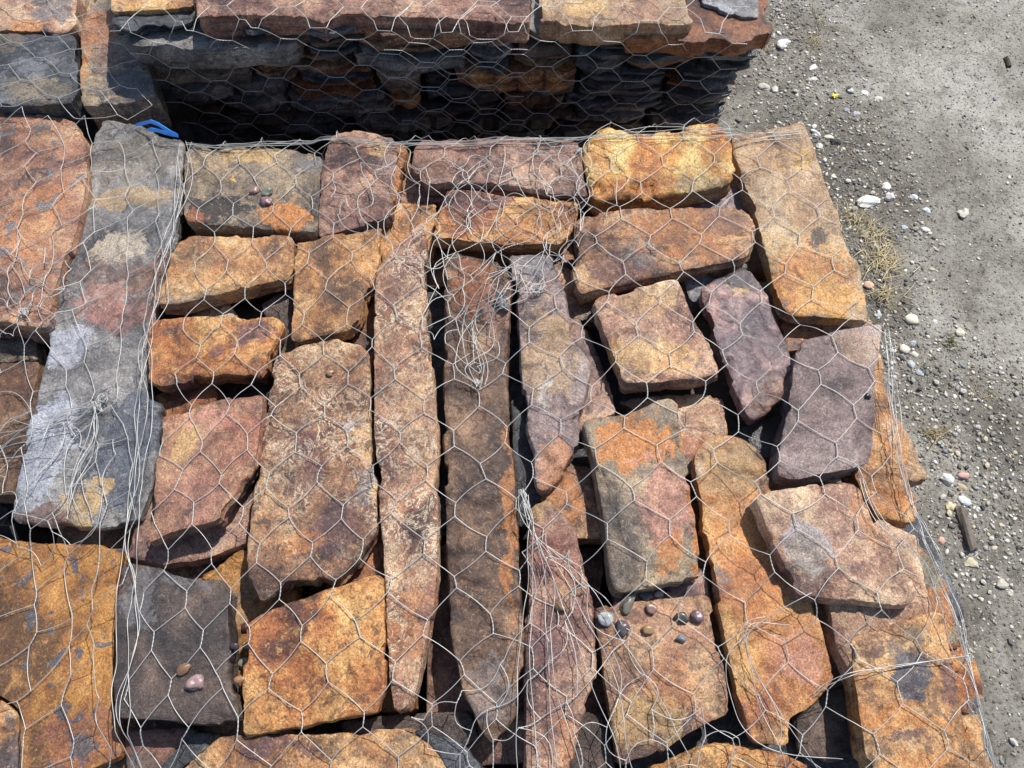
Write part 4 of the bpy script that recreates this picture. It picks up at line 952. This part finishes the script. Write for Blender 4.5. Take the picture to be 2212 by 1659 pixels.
def net(tb, region, origin, rot, W=.047, RH=.049, TW=.018, amp=.006, jit=.0022, gathers=(), zoff=.0, lift=0.0, seed=0, fold=False, shear=0.0, drop=0.0, widen=0, freq=5.0, curl=.06):
    rnd = random.Random(seed); ns = np.random.RandomState(seed)
    reg = np.array([xy(*q) for q in region]); o0 = xy(*origin)
    cr, sr = math.cos(rot), math.sin(rot)
    ext = max(np.linalg.norm(reg - o0, axis=1)); ni = int(ext / W) + 2; nj = int(ext / RH) + 2
    so = seed * 7.77
    def warp(p):
        x, y = p
        x += amp * float(fbm(np.array(x * freq + so), np.array(y * freq), 1.1, 3)); y += amp * float(fbm(np.array(x * freq), np.array(y * freq - so), 5.1, 3))
        for (gx_, gy_, R_, st) in gathers:
            g = xy(gx_, gy_); d_ = np.array([x, y]) - g; r_ = np.linalg.norm(d_)
            if r_ < R_:
                f = r_ / R_; s_ = (1 - st) + st * f ** .9
                x, y = g + d_ * s_
        return np.array([x, y])
    nodes = {}
    for j in range(-nj, nj + 1):
        for i in range(-ni, ni + 1):
            lu = i + .5 * (j % 2); lx = lu * W + shear * j * RH; ly = j * RH
            if widen: lx = W * lu if lu < 0 else W * lu + (widen - W) * (lu * lu / 10 if lu < 5 else lu - 2.5)
            for e, dy in (('B', -TW / 2), ('T', TW / 2)):
                px_, py_ = lx + rnd.gauss(0, jit), ly + dy + rnd.gauss(0, jit)
                w_ = o0 + np.array([px_ * cr - py_ * sr, px_ * sr + py_ * cr])
                nodes[(i, j, e)] = w_
    keys = list(nodes); pts = np.array([nodes[k] for k in keys]); inn_ = inside(pts, reg)
    good = {k: warp(nodes[k]) for k, f in zip(keys, inn_) if f}
    def z_of(P):
        z = drape(P[:, 0], P[:, 1]) + zoff + lift * (0.5 + 0.5 * fbm(P[:, 0] * 14 + so, P[:, 1] * 14, 2.2, 2)) + .0012 * fbm(P[:, 0] * 60 + so, P[:, 1] * 60, 3.3, 2)
        return z
    def curve(a, b, n, bow):
        t = np.linspace(0, 1, n)[:, None]; d_ = b - a; pr = np.array([-d_[1], d_[0]])
        P = a + d_ * t + pr * bow * np.sin(t * math.pi)
        if fold:
            er_ = edge_right(P[:, 1]); ex = np.maximum(P[:, 0] - er_, 0)
            P2 = P.copy(); P2[:, 0] = np.minimum(P[:, 0], er_) + .006 + .006 * fbm(P[:, 1] * 20 + so, ex * 20, 1, 2) * (ex > 0)
            q = np.where(P[:, 0] > er_, 1, 0); P2[:, 0] = np.where(q, P2[:, 0], P[:, 0])
            eb_ = edge_back(P2[:, 0]); ey = np.maximum(P[:, 1] - eb_, 0)
            P2[:, 1] = np.where(ey > 0, eb_ + .005, P[:, 1])
            zz = z_of(np.stack([np.minimum(P[:, 0], er_ - .004), np.minimum(P[:, 1], eb_ - .004)], 1)) - ex - ey
            return np.concatenate([P2, zz[:, None]], 1)
        return np.concatenate([P, z_of(P)[:, None]], 1)
    def links(k):
        i, j, e = k
        if e == 'B': c_ = [(i, j, 'T')] + [(i + d_, j - 1, 'T') for d_ in ((0, 1) if j % 2 else (-1, 0))]
        else: c_ = [(i, j, 'B')] + [(i + d_, j + 1, 'B') for d_ in ((0, 1) if j % 2 else (-1, 0))]
        return sum(q in good for q in c_)
    for _ in range(3):
        for k in [k for k in good if links(k) < 2]: del good[k]
    for (i, j, e) in good:
        if e == 'B' and (i, j, 'T') in good:
            c_ = curve(good[(i, j, 'B')], good[(i, j, 'T')], 5, rnd.uniform(-.08, .08)); tb.twist(c_, WR)
        if e == 'T':
            for di in ((0, 1) if j % 2 else (-1, 0)):
                k = (i + di, j + 1, 'B')
                if k in good and rnd.random() > drop: tb.add(curve(good[(i, j, 'T')], good[k], 8, rnd.uniform(-curl, curl)), WR)
def strand(tb, pxs, lift=.004, wob=.004, seed=0, r=WR, n=40):
    """loose wire following a pixel path over the stones"""
    Q = np.array([xy(*q) for q in pxs]); t = np.linspace(0, len(Q) - 1, n)
    # Catmull-Rom
    out = []
    for tt in t:
        i = min(int(tt), len(Q) - 2); f = tt - i
        p0, p1, p2, p3 = Q[max(i - 1, 0)], Q[i], Q[i + 1], Q[min(i + 2, len(Q) - 1)]
        out.append(.5 * ((2 * p1) + (-p0 + p2) * f + (2 * p0 - 5 * p1 + 4 * p2 - p3) * f * f + (-p0 + 3 * p1 - 3 * p2 + p3) * f ** 3))
    P = np.array(out); s = seed * 3.3
    P[:, 0] += wob * fbm(P[:, 0] * 12 + s, P[:, 1] * 12, .5, 2); P[:, 1] += wob * fbm(P[:, 0] * 12, P[:, 1] * 12 + s, 7.5, 2)
    er_ = edge_right(P[:, 1])
    z = drape(np.minimum(P[:, 0], er_ - .003), P[:, 1]) + lift * (1 + fbm(P[:, 0] * 25 + s, P[:, 1] * 25, 9, 2)) - np.maximum(P[:, 0] - er_, 0) * .8
    tb.add(np.concatenate([P, z[:, None]], 1), r)
def knot(px, py, size, seed, parent, name="tie_knot"):
    tb = Tubes(); rnd = random.Random(seed); c = xy(px, py); z = float(drape(np.array([c[0]]), np.array([c[1]]))[0]) + size * .35
    for k in range(3):
        ph = [rnd.uniform(0, 6.28) for _ in range(4)]; t = np.linspace(0, 2 * math.pi * rnd.uniform(1.5, 3), 60); R_ = size * rnd.uniform(.4, 1)
        P = np.stack([c[0] + R_ * np.cos(t + ph[0]) * (.7 + .3 * np.sin(t * .7 + ph[1])), c[1] + R_ * .8 * np.sin(t * 1.07 + ph[2]), z + size * .3 * np.sin(t * .9 + ph[3])], 1)
        tb.add(P, WR)
    return tb.obj(name, parent)

# netting over the front stack
tb = Tubes()
net(tb, [(385,190),(1800,170),(2420,1700),(2420,1800),(235,1800),(280,1250),(330,880),(392,520)], (420,753), math.radians(3.5), seed=1, fold=True, amp=.014, freq=3.0, W=.047, RH=.0455, TW=.018, widen=.071,
    gathers=[(1130,1075,.07,.5),(1035,810,.05,.5)])
front = tb.obj("wire_netting"); tag(front, "galvanised hexagonal wire netting stretched over the front stack's stones", "wire netting")
for k, q in enumerate([(1130,1060),(1250,322),(1030,815)]): knot(*q, .006, 40 + k, front)
# second crumpled sheet along the back and down the middle
tb = Tubes()
net(tb, [(690,330),(1330,290),(1340,520),(1240,600),(1120,640),(1100,820),(960,820),(930,580),(840,520),(690,500)], (1000,420), math.radians(24), seed=2, W=.040, RH=.040, TW=.016, amp=.05, jit=.006, lift=.012, freq=7,
    gathers=[(1010,395,.13,.7),(1260,480,.12,.6),(1030,800,.13,.75),(1150,600,.08,.5)], curl=.35)
net(tb, [(840,380),(1300,330),(1300,600),(1100,620),(1060,760),(960,740),(940,560),(860,500)], (1050,480), math.radians(-12), seed=3, W=.045, RH=.045, TW=.016, amp=.06, jit=.008, lift=.014, freq=6, gathers=[(1170,420,.10,.5)], curl=.4)
for k in range(6):
    rnd = random.Random(300 + k)
    strand(tb, [(1130 + rnd.uniform(-40, 40), 560 + rnd.uniform(-20, 30)), (1090 + rnd.uniform(-60, 60), 640), (1020 + rnd.uniform(-50, 50), 700 + rnd.uniform(-30, 40)), (1020 + rnd.uniform(-40, 50), 790), (1035, 830)], .010, .012, 300 + k)
tg = tb.obj("wire_netting"); tag(tg, "crumpled tangle of wire netting across the maroon and orange back stones", "wire netting")
knot(1160, 615, .012, 61, tg)
# tangle fanning out over the dark red stone to the bottom edge
tb = Tubes()
net(tb, [(1120,1080),(1260,1160),(1330,1260),(1640,1560),(1740,1659),(1740,1800),(900,1800),(870,1560),(1000,1440),(1110,1300)], (1250,1480), math.radians(-20), seed=4, W=.044, RH=.046, TW=.018, amp=.045, jit=.006, lift=.012, freq=5,
    gathers=[(1135,1150,.16,.45),(1640,1600,.10,.5)], curl=.35)
for k in range(7):
    rnd = random.Random(500 + k); f = k / 6
    x1 = 1080 + f * 400 + rnd.uniform(-50, 50)
    strand(tb, [(1128 + rnd.uniform(-6, 6), 1062 + rnd.uniform(-10, 10)), (1142 + rnd.uniform(-10, 14), 1130), (1150 + (x1 - 1150) * .35 + rnd.uniform(-16, 16), 1260), (1150 + (x1 - 1150) * .7 + rnd.uniform(-26, 26), 1440), (x1, 1640 + rnd.uniform(-60, 60))], .008, .008, 500 + k)
fan = tb.obj("wire_netting"); tag(fan, "bunched wire netting fanning out over the dark red stone", "wire netting"); knot(1135, 1085, .007, 63, fan)
# loose ends lower right and along the right rim
tb = Tubes()
for k in range(7):
    rnd = random.Random(700 + k); j = lambda s: rnd.uniform(-s, s)
    strand(tb, [(1840 + j(14), 1010 + j(20)), (1900 + j(16), 1130 + j(16)), (1990 + j(22), 1240 + j(16)), (2070 + j(20), 1380 + j(14)), (2118 + j(12), 1490 + j(14)), (2150 + j(14), 1640 + j(20))] if k < 3 else
           [(1905 + j(14), 740 + j(20)), (1932 + j(16), 880 + j(30)), (1975 + j(18), 1040 + j(30)), (2010 + j(22), 1160 + j(30)), (2075 + j(24), 1330 + j(30)), (2125 + j(18), 1490), (2165 + j(20), 1660)], .006, .006, 700 + k, n=60)
for k in range(4):
    rnd = random.Random(760 + k); j = lambda s: rnd.uniform(-s, s)
    strand(tb, [(1690 + j(60), 1300 + j(50)), (1640 + j(50), 1390 + j(30)), (1640 + j(70), 1500 + j(30)), (1690 + j(60), 1590 + j(30)), (1780 + j(90), 1660 + j(30))], .007, .012, 760 + k)
strand(tb, [(1760,1500),(1790,1475),(1850,1452),(1950,1436),(2050,1424),(2110,1416)], .006, .003, 790); strand(tb, [(1765,1505),(1795,1478),(1850,1455),(1950,1438),(2050,1426),(2112,1420)], .007, .003, 791)
strand(tb, [(1905,720),(1912,800),(1925,900),(1950,1000),(1980,1090),(1996,1180)], .006, .004, 792)
rim = tb.obj("wire_strands"); tag(rim, "loose drawn wires bunched along the stack's right rim and lower right corner", "wire netting"); knot(2114, 1418, .007, 65, rim)
tb = Tubes()
for k in range(5):
    rnd = random.Random(850 + k); j = lambda s: rnd.uniform(-s, s)
    strand(tb, [(395 + j(6), 298 + j(6)), (520, 306 + j(10)), (700, 296 + j(14)), (840, 304 + j(10)), (1000, 302 + j(10)), (1180, 305 + j(12)), (1270, 306 + j(14)), (1420, 292 + j(16)), (1590, 284 + j(10)), (1740, 270 + j(8))], .003, .006, 850 + k, n=90)
bk = tb.obj("wire_strands"); tag(bk, "wires drawn along the back edge of the front stack", "wire netting")
# selvage bundle down the grey slab
tb = Tubes()
for k in range(4):
    rnd = random.Random(800 + k); j = lambda s: rnd.uniform(-s, s)
    strand(tb, [(398 + j(22), 300), (385 + j(34), 420 + j(20)), (368 + j(34), 520), (335 + j(30), 650), (312 + j(12), 760), (315 + j(34), 880), (300 + j(30), 1020), (285 + j(16), 1180), (272 + j(24), 1360), (255 + j(18), 1520), (270 + j(22), 1670)], .006, .012, 800 + k, n=130)
sel = tb.obj("wire_strands"); tag(sel, "bundle of drawn wires running down the long grey slab's right side", "wire netting")
# netting over the left stack and slab
tb = Tubes()
net(tb, [(-140,200),(200,250),(395,300),(388,480),(330,690),(318,900),(290,1150),(240,1560),(270,1800),(-140,1800)], (180,735), math.radians(-14), seed=6, W=.052, RH=.050, amp=.022, jit=.004, freq=4, gathers=[(40,665,.12,.75),(190,862,.12,.75),(130,1330,.09,.5)], lift=.005)
net(tb, [(-140,440),(170,470),(140,700),(60,740),(-140,760)], (60,560), math.radians(30), seed=8, W=.040, RH=.042, amp=.04, jit=.006, freq=6, gathers=[(40,665,.13,.6)], lift=.008, curl=.3)
net(tb, [(-140,820),(200,860),(240,1000),(210,1250),(-140,1280)], (120,1050), math.radians(40), seed=9, W=.046, RH=.048, amp=.05, jit=.007, freq=5, gathers=[(190,865,.12,.6)], lift=.010, curl=.35)
for k in range(10):
    rnd = random.Random(900 + k); j = lambda s: rnd.uniform(-s, s)
    strand(tb, [(190 + j(5), 860 + j(6)), (120 + j(30), 890 + j(20) + k * 2), (40 + j(30), 910 + k * 9 + j(20)), (-40, 930 + k * 14)] if k < 6 else [(190 + j(5), 862 + j(6)), (188 + j(12), 930), (170 + j(40), 1020 + j(20)), (150 + j(60), 1110)], .007, .006, 900 + k)
lft = tb.obj("wire_netting"); tag(lft, "galvanised wire netting gathered into knots over the left slabs", "wire netting")
knot(46, 668, .012, 66, lft); knot(192, 862, .008, 67, lft); knot(203, 845, .010, 68, lft)

# netting hung over the rear stack: lattice along the face, folded over the top edge
def hung_net(tb, x0, x1, s0, s1, ox, W=.064, RH=.047, TW=.024, seed=0, off=.018, amp=.004):
    """x across, s up the face (s = 0 at the top front edge); twisted pairs run across"""
    rnd = random.Random(seed); nodes = {}
    so = seed * 5.5
    def pos(x, s):
        dx = amp * fbm(np.array(x * 6 + so), np.array(s * 6), 2.0, 2); ds = amp * fbm(np.array(x * 6), np.array(s * 6 + so), 6.0, 2)
        x, s = x + dx, s + ds
        bulge = off + .008 * fbm(np.array(x * 5 + so), np.array(s * 7), 4.0, 2)
        zt = ZB + .012
        if s <= 0:
            a_ = -s; f = 1 / math.sqrt(1 + .22 ** 2); z = zt - a_ * f
            return np.array([x, YB0 + .22 * (ZB - z) - bulge - .012 * math.exp(-a_ * 30), z])
        return np.array([x, YB0 - off + s, zt + .004 * float(fbm(np.array(x * 9), np.array(s * 9), 1, 2))])
    ni = int((x1 - x0) / RH) + 1; nj = int((s1 - s0) / W) + 1
    for i in range(ni):
        for j in range(nj):
            x = x0 + i * RH; s = s0 + (j + .5 * (i % 2)) * W
            for e, d_ in (('L', -TW / 2), ('R', TW / 2)): nodes[(i, j, e)] = (x + d_ + rnd.gauss(0, .0016), s + rnd.gauss(0, .0016))
    def cv(a, b, n, bow):
        t = np.linspace(0, 1, n); A_, B_ = np.array(a), np.array(b); d_ = B_ - A_; pr = np.array([-d_[1], d_[0]])
        return np.array([pos(*(A_ + d_ * q + pr * bow * math.sin(q * math.pi))) for q in t])
    for (i, j, e) in nodes:
        if e == 'L': tb.twist(cv(nodes[(i, j, 'L')], nodes[(i, j, 'R')], 4, rnd.uniform(-.06, .06)), WR)
        else:
            for dj in ((0, 1) if i % 2 else (-1, 0)):
                k = (i + 1, j + dj, 'L')
                if k in nodes: tb.add(cv(nodes[(i, j, e)], nodes[k], 6, rnd.uniform(-.06, .06)), WR)
tb = Tubes()
xn0 = at(262, 62, ZB)[0]; xn1 = at(1655, 62, ZB)[0]
hung_net(tb, xn0, xn1 - .01, -.32, .34, 0, seed=21)
xs0, xs1 = at(840, 62, ZB)[0], at(1180, 62, ZB)[0]
hung_net(tb, xs0, xs1, -.30, .05, 0, seed=22, off=.026)
rear = tb.obj("wire_netting"); tag(rear, "clean hexagonal wire netting hung over the rear stack's dark face", "wire netting")
# netting on the rear left slabs
tb = Tubes()
ALLZ = Z.copy()
net(tb, [(-150,-60),(230,-60),(345,215),(330,270),(-150,250)], (90,130), math.radians(80), seed=24, W=.050, RH=.052, amp=.015, freq=4, lift=.004)
rl = tb.obj("wire_netting"); tag(rl, "wire netting over the rear left slabs at the top left corner", "wire netting")
